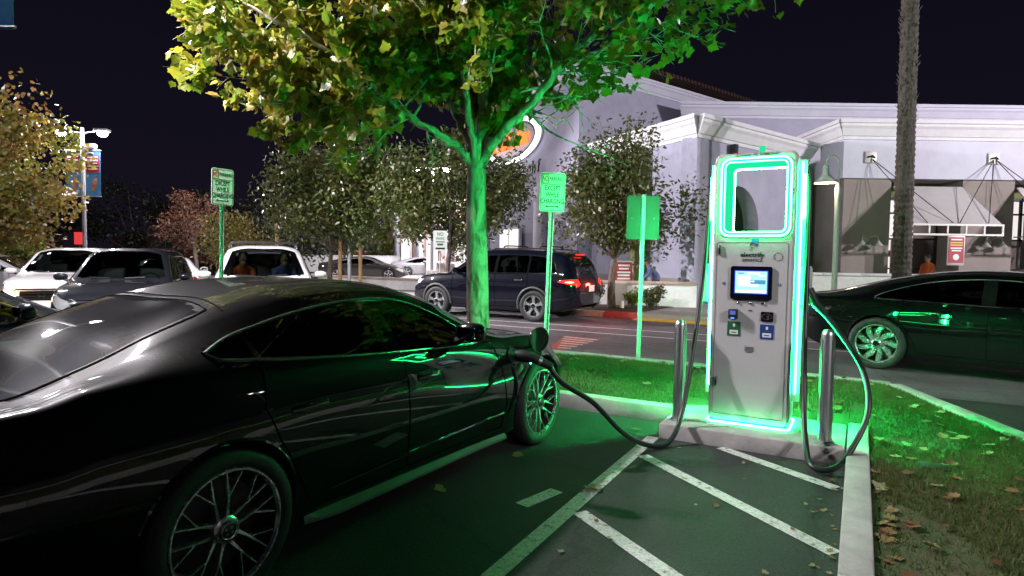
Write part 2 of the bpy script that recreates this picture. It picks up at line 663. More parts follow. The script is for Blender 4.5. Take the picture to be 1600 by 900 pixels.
mb = MB()
idx = {}
G = 0.1
for i in range(int(8.2 / G)):
    for j in range(int(12.6 / G)):
        x, y = -6.05 + (i + .5) * G, -3.05 + (j + .5) * G
        if inside(ISL, x, y) and edge_dist(ISL, x, y) > 0.05:
            q = []
            for (di, dj) in ((0, 0), (1, 0), (1, 1), (0, 1)):
                k = (i + di, j + dj)
                if k not in idx:
                    idx[k] = len(mb.v)
                    vx, vy = -6.05 + k[0] * G, -3.05 + k[1] * G
                    mb.v.append((vx, vy, turf_z(vx, vy)))
                q.append(idx[k])
            mb.f.append(tuple(q))
lot('turf_ground', mb, M['turf'], smooth=True)

# --- kerbs: separate cast lengths with open joints
kerb = bpy.data.objects.new('kerb', None)
COL.objects.link(kerb)
kerb.rotation_euler = (0, 0, PHI)
tag(kerb, kind='structure')


def kerb_run(p, q, w=0.15, h=0.15, m=None, step=1.5, zb=-0.05, parent=None):
    p, q = Vector(p), Vector(q)
    L = (q - p).length
    n = max(1, round(L / step))
    d = (q - p) / L
    ang = math.atan2(d.y, d.x)
    for i in range(n):
        c = p + d * (L * (i + .5) / n)
        mb = MB()
        mb.box((0, 0, (h + zb) / 2 + random.uniform(-.003, .003)), (L / n - 0.008, w, h - zb))
        o = mb.build('kerb_stone', m or M['concrete'], parent or kerb, bevel=0.014, bseg=2)
        o.location = (c.x, c.y, 0)
        o.rotation_euler = (0, 0, ang + random.uniform(-.002, .002))


kerb_run((-6.0, 5.975), (-1.50, 5.975), step=1.4)
kerb_run((0.036, 5.24), (0.036, -3.0), step=2.05)
kerb_run((0.036, 6.20), (0.036, 5.25), step=1.0)
kerb_run((-5.95, 8.50), (-0.3, 8.58), step=1.6)
kerb_run((-0.28, 8.58), (0.36, 8.50), step=0.7)
kerb_run((0.40, 8.46), (1.24, 6.50), step=1.1)
kerb_run((1.25, 6.47), (1.80, 4.58), step=1.0)
kerb_run((1.81, 4.55), (2.10, 2.6), step=1.1)
kerb_run((2.10, 2.58), (2.10, -3.0), step=1.5)
kerb_run((-6.02, 6.06), (-6.02, 8.40), step=1.2)

# concrete pad under the charger
mb = MB()
mb.box((-0.768, 5.88, 0.035), (1.44, 1.04, 0.19))
lot('charger_pad', mb, M['concrete'], bevel=0.018)

# shop pavement, planting bed and painted kerb along the drive aisle
mb = MB()
mb.box((-10.0, 30.4, 0.07), (46.0, 30.0, 0.14))
lot('shop_pavement', mb, M['pavement'])
shop_kerb = bpy.data.objects.new('shop_kerb', None)
COL.objects.link(shop_kerb)
shop_kerb.rotation_euler = (0, 0, PHI)
tag(shop_kerb, kind='structure')
kerb_run((-33.0, 15.3), (-8.6, 15.3), w=0.16, step=3.0, parent=shop_kerb)
kerb_run((-8.58, 15.3), (-6.85, 15.3), w=0.16, m=M['kerb_red'], step=1.5, parent=shop_kerb)
kerb_run((-6.83, 15.3), (-5.75, 15.3), w=0.16, m=M['kerb_pink'], step=1.3, parent=shop_kerb)
kerb_run((-5.73, 15.3), (-4.85, 15.45), w=0.16, m=M['kerb_red'], step=1.2, parent=shop_kerb)
kerb_run((-1.6, 15.3), (13.0, 15.3), w=0.16, step=2.5, parent=shop_kerb)
# tactile strip with its raised domes
tact = MB()
tact.box((-3.24, 15.17, 0.012), (3.26, 0.42, 0.03))
to = lot('tactile_strip', tact, M['tactile'])
dm = MB()
for i in range(40):
    for j in range(5):
        dm.lathe([(0.02, 0), (0.014, 0.012), (0.0, 0.014)], 6, Matrix.Translation((-4.82 + i * 0.081, 15.01 + j * 0.08, 0.0275)))
d = dm.build('domes', M['tactile'], to, smooth=True)
d['kind'] = 'stuff'
mb = MB()
mb.add([(-8.9, 15.4, 0.146), (-4.9, 15.56, 0.146), (-4.6, 17.9, 0.16), (-9.4, 17.9, 0.16)], [(0, 1, 2, 3)])
lot('planting_bed', mb, M['mulch'])

# ================================================================== SHOP BUILDINGS
M['stucco'] = pbr('stucco_lavender', (0.37, 0.355, 0.47), 0.9, var=0.07, vscale=1.5, bump=0.3, bscale=70)
M['stucco_light'] = pbr('stucco_light', (0.58, 0.57, 0.68), 0.9, var=0.05, vscale=1.5, bump=0.25, bscale=70)
M['stucco_tan'] = pbr('stucco_tan', (0.27, 0.23, 0.215), 0.9, var=0.08, vscale=1.2, bump=0.3, bscale=70)
M['stucco_pink'] = pbr('stucco_pink', (0.46, 0.33, 0.29), 0.9, var=0.06, vscale=1.5, bump=0.3, bscale=70)
M['trim'] = pbr('cornice_trim', (0.68, 0.66, 0.70), 0.85, var=0.05, vscale=3, bump=0.15)
M['terracotta'] = pbr('terracotta', (0.035, 0.011, 0.009), 0.85, var=0.3, vscale=8)
M['lit_window'] = glow('lit_window', (1.0, 0.86, 0.84), 1.5)
M['lit_door'] = glow('lit_door', (1.0, 0.93, 0.92), 1.25)
M['shop_goods'] = pbr('shop_goods', (0.25, 0.12, 0.1), 0.7, col2=(0.5, 0.45, 0.4), vscale=7)
M['frame_dark'] = pbr('frame_dark', (0.03, 0.028, 0.028), 0.5, 0.4)
M['frame_light'] = pbr('frame_light', (0.5, 0.48, 0.47), 0.5, 0.3)
M['canvas'] = pbr('awning_canvas', (0.52, 0.49, 0.50), 0.85, var=0.04, vscale=3)
M['olive'] = pbr('olive_wall', (0.16, 0.16, 0.06), 0.9, var=0.1, vscale=2)
M['brick'] = pbr('far_brick', (0.20, 0.065, 0.05), 0.9, var=0.2, vscale=4)
M['far_glass'] = pbr('far_glass', (0.10, 0.12, 0.12), 0.15, 0.2)


def wall_frame(p, q):
    """origin p, local x from p to q, local y away from the viewer"""
    p, q = Vector((*p, 0)), Vector((*q, 0))
    d = (q - p)
    return p, math.atan2(d.y, d.x), d.length


CORN = [(0.0, 0.0), (0.05, 0.0), (0.05, 0.10), (0.10, 0.12), (0.22, 0.34), (0.30, 0.42), (0.30, 0.50), (0.36, 0.52), (0.36, 0.64), (0.0, 0.64)]


def cornice(mb, p, q, z, s=1.0, ext0=0.0, ext1=0.0):
    """stepped moulding run along p-q (x-y), standing out to the viewer's side"""
    p, q = Vector((*p, 0)), Vector((*q, 0))
    d = (q - p).normalized()
    n = Vector((d.y, -d.x, 0))
    vs = []
    k = len(CORN)
    for (e, sgn, ex) in ((p, -1, ext0), (q, 1, ext1)):
        for (o, h) in CORN:
            vs.append(e + d * sgn * ex * o * s + n * o * s + Vector((0, 0, z + h * s)))
    fs = [(i, (i + 1) % k, k + (i + 1) % k, k + i) for i in range(k)]
    fs += [tuple(range(k - 1, -1, -1)), tuple(range(k, 2 * k))]
    mb.add(vs, fs)


# --- corner pavilion with the arch
C0, CR, CL = (5.5, 19.0), (10.95, 23.5), (3.05, 24.3)
pav = thing('corner_pavilion', 'low lavender stucco corner block with pale stepped cornice and an arched opening', 'building', (C0[0], C0[1], 0.0))
o0 = Vector((C0[0], C0[1], 0))
rel = lambda p: (p[0] - C0[0], p[1] - C0[1])
# right wall, with arch
_, ang, ln = wall_frame(C0, CR)
arch = [(1.05, 0.0), (1.05, 2.6)] + [(2.35 - 1.3 * math.cos(R(a)), 2.6 + 1.3 * math.sin(R(a))) for a in range(10, 180, 10)] + [(3.65, 2.6), (3.65, 0.0)]
outer = [(0, 0)] + arch + [(ln, 0), (ln, 5.2), (0, 5.2)]
plate('wall', [outer], 0.55, M['stucco'], pav, loc=(0.275 * -math.sin(ang) * 1.0, 0.275 * math.cos(ang), 0), rz=ang)
_, angl, lnl = wall_frame(CL, C0)
mb = MB()
mb.box((lnl / 2 - 0.02, 0.2, 2.6), (lnl - 0.08, 0.4, 5.2))
w2 = mb.build('wall', M['stucco'], pav, loc=(CL[0] - C0[0], CL[1] - C0[1], 0), rz=angl)
mb = MB()
cornice(mb, rel(CL), rel(C0), 5.16, 1.0, 0, 0.62)
cornice(mb, rel(C0), rel(CR), 5.16, 1.0, 0.62, 0.3)
mb.build('cornice', M['trim'], pav)
# inner porch wall, seen through the arch
mb = MB()
mb.box((3.0, 2.4, 2.6), (6.0, 0.2, 5.2))
mb.build('porch_wall', M['olive'], pav, loc=(0, 0, 0), rz=ang)
mb = MB()
mb.prism([rel(C0), rel(CR), (CR[0] - 1.5 - C0[0], CR[1] + 3 - C0[1]), rel((5.0, 26.5)), rel(CL)], 5.16, 5.19)
mb.build('roof', M['stucco'], pav)
mb = MB()
mb.box((1.75 * math.cos(ang) + 0.1, 1.75 * math.sin(ang) - 0.12, 5.0), (0.16, 0.2, 0.28), ang)
mb.build('flood_lamp', M['dark_metal'], pav)
# plinth bands
mb = MB()
mb.box((lnl / 2, -0.05, 0.45), (lnl - 0.3, 0.1, 0.9))
mb.build('plinth', M['stucco_tan'], pav, loc=(CL[0] - C0[0], CL[1] - C0[1], 0), rz=angl)

# --- tall sign tower behind it
K, KR = (2.45, 24.0), (11.4, 31.4)
DL = (-0.42, 0.9075)
KL = (K[0] + DL[0] * 9.5, K[1] + DL[1] * 9.5)
KF = (K[0] + DL[0] * 33, K[1] + DL[1] * 33)
tow = thing('sign_tower', 'tall lavender stucco shop front that carries the lit oval sign', 'building', (K[0], K[1], 0))
rk = lambda p: (p[0] - K[0], p[1] - K[1])
mb = MB()
mb.prism([rk(K), rk(KR), rk((KR[0] - 5, KR[1] + 7)), rk(KL)], 0.0, 8.55)
mb.build('wall', M['stucco'], tow)
mb = MB()
cornice(mb, rk(KL), rk(K), 8.35, 0.8, 0, 0.62)
cornice(mb, rk(K), rk(KR), 8.35, 0.8, 0.62, 0)
mb.build('cornice', M['stucco_light'], tow)
mb = MB()
mb.prism([rk((K[0], K[1] + .1)), rk((KR[0] - .1, KR[1])), rk((KR[0] - 5, KR[1] + 7)), rk(KL)], 8.87, 8.96)
mb.build('roof', M['terracotta'], tow)
# roof tiles along the visible edge
td = Vector((KR[0] - K[0], KR[1] - K[1], 0)).normalized()
tl = (Vector((*KR, 0)) - Vector((*K, 0))).length
tile = MB()
tile.lathe([(0.10, 0), (0.10, 0.55)], 8, Matrix.Rotation(R(80), 4, 'X'))
tmesh = tile.mesh('roof_tile', M['terracotta'], True)
for i in range(44):
    o = link('roof_tile', tmesh, tow)
    t = 0.2 + i * (tl - 0.3) / 44
    o.location = (td.x * t + .12, td.y * t - .12, 9.0)
    o.rotation_euler = (0, 0, math.atan2(td.y, td.x))
# long side wall under the tower, with its lit doors
_, angk, lnk = wall_frame(KF, K)
side = thing('shop_side_wall', 'long pale stucco shop side wall with lit doorways behind the trees', 'building', (KF[0], KF[1], 0), angk)
mb = MB()
mb.box((11.6, 0.25, 2.4), (23.2, 0.5, 4.8))
mb.build('wall', M['stucco_pink'], side)
mb = MB()
mb.box((16.4, -0.08, 0.5), (32.8, 0.14, 1.0))
mb.build('plinth', M['stucco_tan'], side)
mb = MB()
mb.box((16.4, -0.12, 1.06), (32.8, 0.24, 0.12))
mb.build('plinth_cap', M['trim'], side)
for x in (0.4, 6.5, 12.5, 18.6, 24.0, 30.2):
    mb = MB()
    mb.box((x, -0.14, 2.3), (0.8, 0.27, 4.6))
    mb.box((x, -0.16, 3.95), (1.0, 0.36, 0.22))
    mb.build('pilaster', M['stucco_light'], side, bevel=0.02)
for (x, w, h) in ((9.3, 2.2, 2.5), (21.3, 2.6, 2.6), (27.3, 2.0, 2.6), (15.4, 1.8, 2.4)):
    fr = MB()
    fr.box((x, -0.19, h / 2 + 0.15), (w + .24, 0.12, h + .12))
    f = fr.build('door', M['trim'], side)
    mb = MB()
    mb.box((x, -0.262, h / 2 + 0.13), (w, 0.02, h))
    mb.build('pane', M['lit_door'], f)
    mb = MB()
    mb.box((x, -0.28, h / 2 + .13), (0.05, 0.02, h))
    mb.build('mullion', M['frame_light'], f)

# oval sign: white oval outline, orange-red strokes, small dark line of lettering below
sg = thing('oval_sign', 'lit white oval sign with slanted orange strokes high on the tower', 'sign', (K[0], K[1], 0), angk)
M['neon_white'] = glow('neon_white', (1.0, 0.97, 1.0), 3.0)
M['neon_orange'] = glow('neon_orange', (1.0, 0.17, 0.04), 2.6)
M['sign_board'] = pbr('sign_board', (0.55, 0.53, 0.56), 0.6)
sx, sz = -5.6, 6.75
ov = lambda rx, rz, n=40: [(sx + rx * math.cos(2 * math.pi * i / n), sz + rz * math.sin(2 * math.pi * i / n)) for i in range(n)]
plate('board', [ov(2.75, 0.95)], 0.14, M['sign_board'], sg, loc=(0, -0.12, 0))
plate('oval_outline', [ov(2.8, 1.0), ov(2.5, 0.84)], 0.12, M['neon_white'], sg, loc=(0, -0.22, 0))
plate('oval_shade', [ov(2.42, 0.80), ov(2.32, 0.74)], 0.06, M['frame_dark'], sg, loc=(0, -0.22, 0))
plate('inner_field', [ov(2.25, 0.68)], 0.04, M['sign_board'], sg, loc=(0, -0.20, 0))
for i in range(9):
    x = sx - 1.75 + i * 0.43
    hgt = (0.34, 0.62, 0.40, 0.64, 0.38, 0.46, 0.66, 0.42, 0.40)[i]
    plate('stroke', [[(x - .2, sz - .34), (x + .02, sz - .34), (x + .02 + hgt * .55, sz - .34 + hgt * 1.15), (x - .16 + hgt * .55, sz - .34 + hgt * 1.15)]], 0.08, M['neon_orange'], sg, loc=(0, -0.30 - 0.003 * (i % 3), 0))
text('fresh f', 0.8, M['frame_dark'], sg, (sx + 1.5, -0.05, 5.35), name='lettering', xs=0.9, shear=0.2, extrude=0.03)

# --- right wing: fascia on piers, awnings, lamps
RW = (11.45, 22.0)
rw = thing('shop_wing', 'grey shop wing with pale fascia, deep cornice, stucco piers and lit shop windows', 'building', (RW[0], RW[1], 0))
mb = MB()
mb.box((10.0, 1.5, 5.10), (20.0, 3.0, 1.40))
mb.build('fascia', M['stucco_light'], rw)
mb = MB()
cornice(mb, (0.0, 0.0), (20.0, 0.0), 5.72, 1.0, 0.9, 0)
cornice(mb, (0.0, 3.0), (0.0, 0.0), 5.72, 1.0, 0.0, 0.9)
mb.build('cornice', M['trim'], rw)
mb = MB()
mb.box((10.0, 1.5, 6.08), (20.0, 3.0, 0.5))
mb.build('roof', M['stucco_light'], rw)
for (x0, x1) in ((0.12, 1.78), (4.28, 6.1), (8.6, 10.4), (12.9, 14.7)):
    mb = MB()
    mb.box2((x0, 0.12, 0), (x1, 2.8, 4.40))
    mb.build('pier', M['stucco_tan'], rw)
for i, x0 in enumerate((1.78, 6.1, 10.4)):
    x1 = x0 + 2.5
    mb = MB()
    mb.box2((x0, 1.3, 3.9), (x1, 1.5, 4.42))
    mb.build('window_head', M['olive'], rw)
    fr = MB()
    for xx in (x0 + .04, (x0 + x1) / 2, x1 - .04):
        fr.box((xx, 1.36, 1.95), (0.07, 0.1, 3.9))
    for zz in (0.45, 1.25, 2.35, 3.3, 3.86):
        fr.box(((x0 + x1) / 2, 1.355, zz), (x1 - x0, 0.09, 0.06))
    f = fr.build('window', M['frame_dark'], rw)
    mb = MB()
    mb.box2((x0, 1.43, 0.1), (x1, 1.45, 3.9))
    mb.build('pane', M['glass_shop'], f)
    # lit shop interior behind the pane
    mb = MB()
    mb.box2((x0 - .6, 2.75, 0.0), (x1 + .6, 2.8, 3.9))
    mb.build('back_wall', M['lit_window'], f)
    g = MB()
    for k in range(9):
        g.box((x0 + random.uniform(.1, 2.3), 2.3, random.uniform(.6, 2.0)), (random.uniform(.2, .6), .3, random.uniform(.2, .5)))
    g.build('goods', M['shop_goods'], f)
    mb = MB()
    mb.box2((x0 + 1.25, 2.0, 0), (x1 + .05, 2.1, 2.4))
    mb.build('display_panel', M['stucco_pink'], f)
    # awning
    aw = thing('awning', ['pale canvas awning over the shop window behind the palm', 'pale canvas awning half cut off at the right edge', 'pale canvas awning beyond the right edge of view'][i], 'awning', (RW[0] + x0, RW[1], 0), 0, 'awnings over the shop windows')
    mb = MB()
    mb.add([(0.05, 0.08, 4.15), (2.45, 0.08, 4.15), (2.75, -1.45, 2.76), (-0.25, -1.45, 2.76),
            (0.05, 0.10, 4.10), (2.45, 0.10, 4.10), (2.75, -1.40, 2.72), (-0.25, -1.40, 2.72)],
           [(0, 3, 2, 1), (4, 5, 6, 7), (0, 1, 5, 4), (1, 2, 6, 5), (2, 3, 7, 6), (3, 0, 4, 7)])
    mb.build('canvas', M['canvas'], aw)
    mb = MB()
    for zz in (2.74, 2.42):
        mb.box((1.25, -1.46, zz), (3.06, 0.06, 0.06))
    for k in range(6):
        mb.box((-0.25 + k * 0.6, -1.46, 2.58), (0.05, 0.05, 0.26))
    for s in (-0.25, 2.75):
        mb.tube([(s, -1.46, 2.42), (min(max(s, .05), 2.45), 0.1, 2.42)], 0.025, 6)
    mb.build('frame', M['frame_light'], aw)
    for (bx, tx) in ((-0.85, 1.15), (3.4, 1.35), (-0.85, 0.3), (3.4, 2.3)):
        mb = MB()
        mb.tube([(bx, -0.06, 5.08), (tx, -1.44, 2.8)], 0.014, 5)
        mb.build('stay_rod', M['frame_dark'], aw)
for x in (0.93, 5.2, 9.5):
    mb = MB()
    mb.box((x, -0.03, 5.12), (0.4, 0.06, 0.4))
    b_ = mb.build('stay_plate', M['frame_light'], rw, bevel=0.012)
    mb = MB()
    mb.tube([(x - .12, -0.07, 5.1), (x, -0.14, 5.16), (x + .12, -0.07, 5.1)], 0.03, 6)
    mb.build('stay_ring', M['frame_dark'], b_)
for i, x in enumerate((0.95, 5.25, 9.5)):
    wlamp = thing('wall_lamp', ['white twin gooseneck wall lamp on the pier left of the palm', 'white twin gooseneck wall lamp on the pier right of the awning', 'twin gooseneck wall lamp out past the right edge'][i], 'wall lamp', (RW[0] + x, RW[1] + 0.12, 2.25), 0, 'gooseneck wall lamps')
    mb = MB()
    mb.lathe([(0.11, 0), (0.11, 0.05), (0.0, 0.06)], 14, Matrix.Rotation(R(90), 4, 'X'))
    mb.build('rose', M['frame_light'], wlamp, smooth=True)
    for s in (-1, 1):
        mb = MB()
        mb.tube(catmull([(0, -.05, 0), (s * .12, -.22, .13), (s * .25, -.30, .12), (s * .28, -.32, -.02)], 5), 0.017, 6)
        mb.build('arm', M['frame_light'], wlamp, smooth=True)
        mb = MB()
        mb.lathe([(0.04, 0.0), (0.05, -0.06), (0.09, -0.1), (0.17, -0.2), (0.165, -0.2), (0.08, -0.09), (0.0, -.06)], 14, Matrix.Translation((s * .28, -.32, 0)))
        mb.build('shade', M['frame_light'], wlamp, smooth=True)
# recessed entrance wall between pavilion and wing
rec = thing('recessed_wall', 'dark recessed entrance wall between the pavilion and the right wing', 'building', (9.5, 25.6, 0))
mb = MB()
mb.box((3.0, 0.2, 3.2), (7.0, 0.4, 6.4))
mb.build('wall', M['stucco_tan'], rec)
mb = MB()
mb.box((2.9, -0.05, 1.25), (1.1, 0.08, 2.5))
dr = mb.build('door', M['frame_dark'], rec)
mb = MB()
mb.box((2.9, -0.1, 1.5), (0.9, 0.02, 1.6))
mb.build('pane', M['far_glass'], dr)
# rear parapet
par = thing('rear_parapet', 'long grey flat roof parapet behind the right wing', 'building', (7.0, 26.6, 0))
mb = MB()
mb.box((14, 3, 3.75), (28, 6, 7.5))
mb.build('wall', M['stucco'], par)
mb = MB()
cornice(mb, (0, 0), (28, 0), 7.40, 0.95, 0.5, 0)
mb.build('cornice', M['stucco_light'], par)

# hanging red board under the awning, shopper behind it built later
hb = thing('hanging_board', 'small red notice board with yellow lines hanging under the awning', 'sign', (RW[0] + 1.78 + 1.25, RW[1] - 1.46, 1.42))
M['board_red'] = pbr('board_red', (0.38, 0.03, 0.05), 0.5)
M['board_yellow'] = pbr('board_yellow', (0.75, 0.5, 0.1), 0.5)
mb = MB()
mb.box((0, 0, 0.48), (0.56, 0.03, 0.96))
mb.build('frame', M['frame_light'], hb, bevel=0.006)
mb = MB()
mb.box((0, -0.022, 0.5), (0.5, 0.01, 0.84))
pn = mb.build('panel', M['board_red'], hb)
for (z, w, m_) in ((0.84, .36, 'sign_white'), (0.74, .4, 'board_yellow'), (0.66, .4, 'board_yellow'), (0.56, .38, 'sign_white'), (0.48, .3, 'sign_white')):
    mb = MB()
    mb.box((0, -0.03, z), (w, 0.006, 0.045))
    mb.build('print_line', M[m_], pn)
mb = MB()
mb.lathe([(0.1, 0), (0.1, 0.006), (0, 0.006)], 20, Matrix.Translation((0, -0.027, 0.27)) @ Matrix.Rotation(R(90), 4, 'X'))
mb.build('print_disc', M['sign_white'], pn)
mb = MB()
for s in (-.2, .2):
    mb.tube([(s, 0, 0.955), (s, 0.0, 1.0)], 0.008, 5)
mb.build('hook', M['frame_dark'], hb)

# --- low white planter walls
def low_wall(name, label, p, q, h, thick=0.3, capm='trim', wm='white_paint', piers=()):
    p3, an, ln_ = wall_frame(p, q)
    t = thing(name, label, 'wall', (p[0], p[1], 0.1), an)
    mb = MB()
    mb.box((ln_ / 2, 0, h / 2), (ln_, thick, h))
    mb.build('wall_body', M[wm], t)
    n = max(1, int(ln_ / 1.1))
    for i in range(n):
        mb = MB()
        mb.box(((i + .5) * ln_ / n, 0, h + 0.04), (ln_ / n - 0.008, thick + 0.1, 0.08))
        mb.build('cap_stone', M[capm], t, bevel=0.01)
    for x in piers:
        mb = MB()
        mb.box((x, -thick / 2 - .05, h / 2), (0.35, 0.12, h))
        mb.build('pier', M['stucco_tan'], t)
    return t


low_wall('planter_wall', 'white low wall with tan cap behind the small tree and shrubs', (1.9, 18.75), (5.3, 18.0), 0.68, capm='stucco_pink', piers=(1.35,))
low_wall('planter_wall', 'low wall with terracotta cap running behind the black car roof', LT(-24, 19.7)[:2], LT(-9.4, 19.7)[:2], 0.42, capm='stucco_pink')
low_wall('entrance_wall', 'pale low wall below the pedestrian lamp', (8.9, 20.6), (13.5, 19.9), 0.95)
low_wall('boundary_wall', 'bright white boundary wall behind the far parked cars', (-17.5, 47.0), (-4.6, 47.5), 1.2)

# --- far brick buildings with window bands
def brick_block(name, label, p, w, h, nwin, z0=1.2, wh=1.3, wm='far_glass', roofm='trim'):
    t = thing(name, label, 'building', (p[0], p[1], 0))
    mb = MB()
    mb.box((w / 2, 3, h / 2), (w, 6, h))
    mb.build('wall', M['brick'], t)
    mb = MB()
    mb.box((w / 2, 2.9, h + 0.15), (w + .8, 7, 0.3))
    mb.build('roof', M[roofm], t)
    ww = w / nwin
    for i in range(nwin):
        fr = MB()
        x0, x1 = i * ww + ww * .12, (i + 1) * ww - ww * .12
        fr.box(((x0 + x1) / 2, -0.03, z0 + wh / 2), (x1 - x0, 0.1, wh))
        f = fr.build('window', M['frame_light'], t)
        for a in range(3):
            for b_ in range(2):
                mb = MB()
                cw, chh = (x1 - x0) / 3, wh / 2
                mb.box((x0 + (a + .5) * cw, -0.09, z0 + (b_ + .5) * chh), (cw - .09, 0.03, chh - .09))
                mb.build('pane', M[wm], f)
    return t


brick_block('brick_hall', 'low brick building with gridded windows beyond the white boundary wall', (-15.5, 56), 15, 3.4, 3, 1.7, 1.5)
brick_block('brick_annex', 'far low brick building with pale flat roof behind the dark crossover', (-47, 74), 13.5, 3.1, 3, 0.9, 1.7)
# ================================================================== VEHICLES
def paint(name, col, rough=0.3, metal=0.0, dust_sheen=0.0):
    m, nt, b = nodes_of(name)
    N, Lk = nt.nodes, nt.links
    b.inputs['Base Color'].default_value = (*col, 1)
    b.inputs['Roughness'].default_value = rough
    b.inputs['Metallic'].default_value = metal
    b.inputs['Coat Weight'].default_value = 1.0
    b.inputs['Coat Roughness'].default_value = 0.03
    b.inputs['Specular IOR Level'].default_value = 0.04
    if dust_sheen > 0:
        # pale noisy film on upward faces: dust, plus sky glow painted in
        tc = N.new('ShaderNodeTexCoord')
        g = N.new('ShaderNodeNewGeometry')
        sp = N.new('ShaderNodeSeparateXYZ')
        Lk.new(g.outputs['Normal'], sp.inputs[0])
        nz = N.new('ShaderNodeTexNoise'); nz.inputs['Scale'].default_value = 7; nz.inputs['Detail'].default_value = 10; nz.inputs['Roughness'].default_value = 0.75
        Lk.new(tc.outputs['Object'], nz.inputs['Vector'])
        mr = N.new('ShaderNodeMapRange'); mr.inputs['From Min'].default_value = 0.80; mr.inputs['From Max'].default_value = 1.0; mr.inputs['To Max'].default_value = dust_sheen
        Lk.new(sp.outputs['Z'], mr.inputs['Value'])
        mu = N.new('ShaderNodeMath'); mu.operation = 'MULTIPLY'
        Lk.new(mr.outputs[0], mu.inputs[0]); Lk.new(nz.outputs['Fac'], mu.inputs[1])
        mx = N.new('ShaderNodeMixRGB'); mx.inputs[1].default_value = (*col, 1); mx.inputs[2].default_value = (0.30, 0.29, 0.27, 1)
        Lk.new(mu.outputs[0], mx.inputs[0]); Lk.new(mx.outputs[0], b.inputs['Base Color'])
        ad = N.new('ShaderNodeMath'); ad.operation = 'MULTIPLY_ADD'; ad.inputs[1].default_value = 0.55; ad.inputs[2].default_value = 0.03
        Lk.new(mu.outputs[0], ad.inputs[0]); Lk.new(ad.outputs[0], b.inputs['Coat Roughness'])
    return m


M['paint_black'] = paint('paint_black', (0.002, 0.002, 0.0024), 0.4, dust_sheen=0.16)
M['paint_navy'] = paint('paint_navy', (0.003, 0.0035, 0.009), 0.4, dust_sheen=0.03)
M['paint_white'] = paint('paint_white', (0.70, 0.69, 0.69), 0.4)
M['paint_grey'] = paint('paint_grey', (0.012, 0.013, 0.018), 0.4, dust_sheen=0.16)
M['paint_graphite'] = paint('paint_graphite', (0.010, 0.011, 0.015), 0.4, dust_sheen=0.03)
M['paint_silver'] = paint('paint_silver', (0.25, 0.25, 0.27), 0.4, 0.2)
M['paint_taupe'] = paint('paint_taupe', (0.04, 0.036, 0.036), 0.4)
M['piano_black'] = pbr('piano_black', (0.006, 0.006, 0.006), 0.08, coat=1.0)
M['cladding'] = pbr('cladding', (0.05, 0.05, 0.055), 0.6, var=0.1)
M['shut_line'] = pbr('shut_line', (0.002, 0.002, 0.002), 0.9, spec=0.05)
M['seat'] = pbr('seat_leather', (0.035, 0.034, 0.035), 0.55, var=0.2)
M['seat_tan'] = pbr('seat_tan', (0.12, 0.05, 0.025), 0.55, var=0.2)
M['mirror_glass'] = pbr('mirror_glass', (0.8, 0.8, 0.82), 0.03, 1.0)
M['caliper'] = pbr('caliper', (0.25, 0.02, 0.02), 0.4)
M['glass_rear'] = glass('glass_rear', (0.06, 0.065, 0.065), 1.6)
nt_ = M['glass_rear'].node_tree      # a film of dust on the big rear pane
film = nt_.nodes.new('ShaderNodeBsdfPrincipled')
film.inputs['Base Color'].default_value = (0.16, 0.16, 0.165, 1)
film.inputs['Roughness'].default_value = 0.28
fmix = nt_.nodes.new('ShaderNodeMixShader')
fmix.inputs[0].default_value = 0.05
fout = [n_ for n_ in nt_.nodes if n_.type == 'OUTPUT_MATERIAL'][0]
src_ = fout.inputs['Surface'].links[0].from_socket
nt_.links.new(src_, fmix.inputs[1])
nt_.links.new(film.outputs[0], fmix.inputs[2])
nt_.links.new(fmix.outputs[0], fout.inputs['Surface'])
M['rotor'] = pbr('rotor', (0.05, 0.05, 0.052), 0.45, 0.7)
M['wheel_dark'] = pbr('wheel_dark', (0.012, 0.012, 0.013), 0.45)

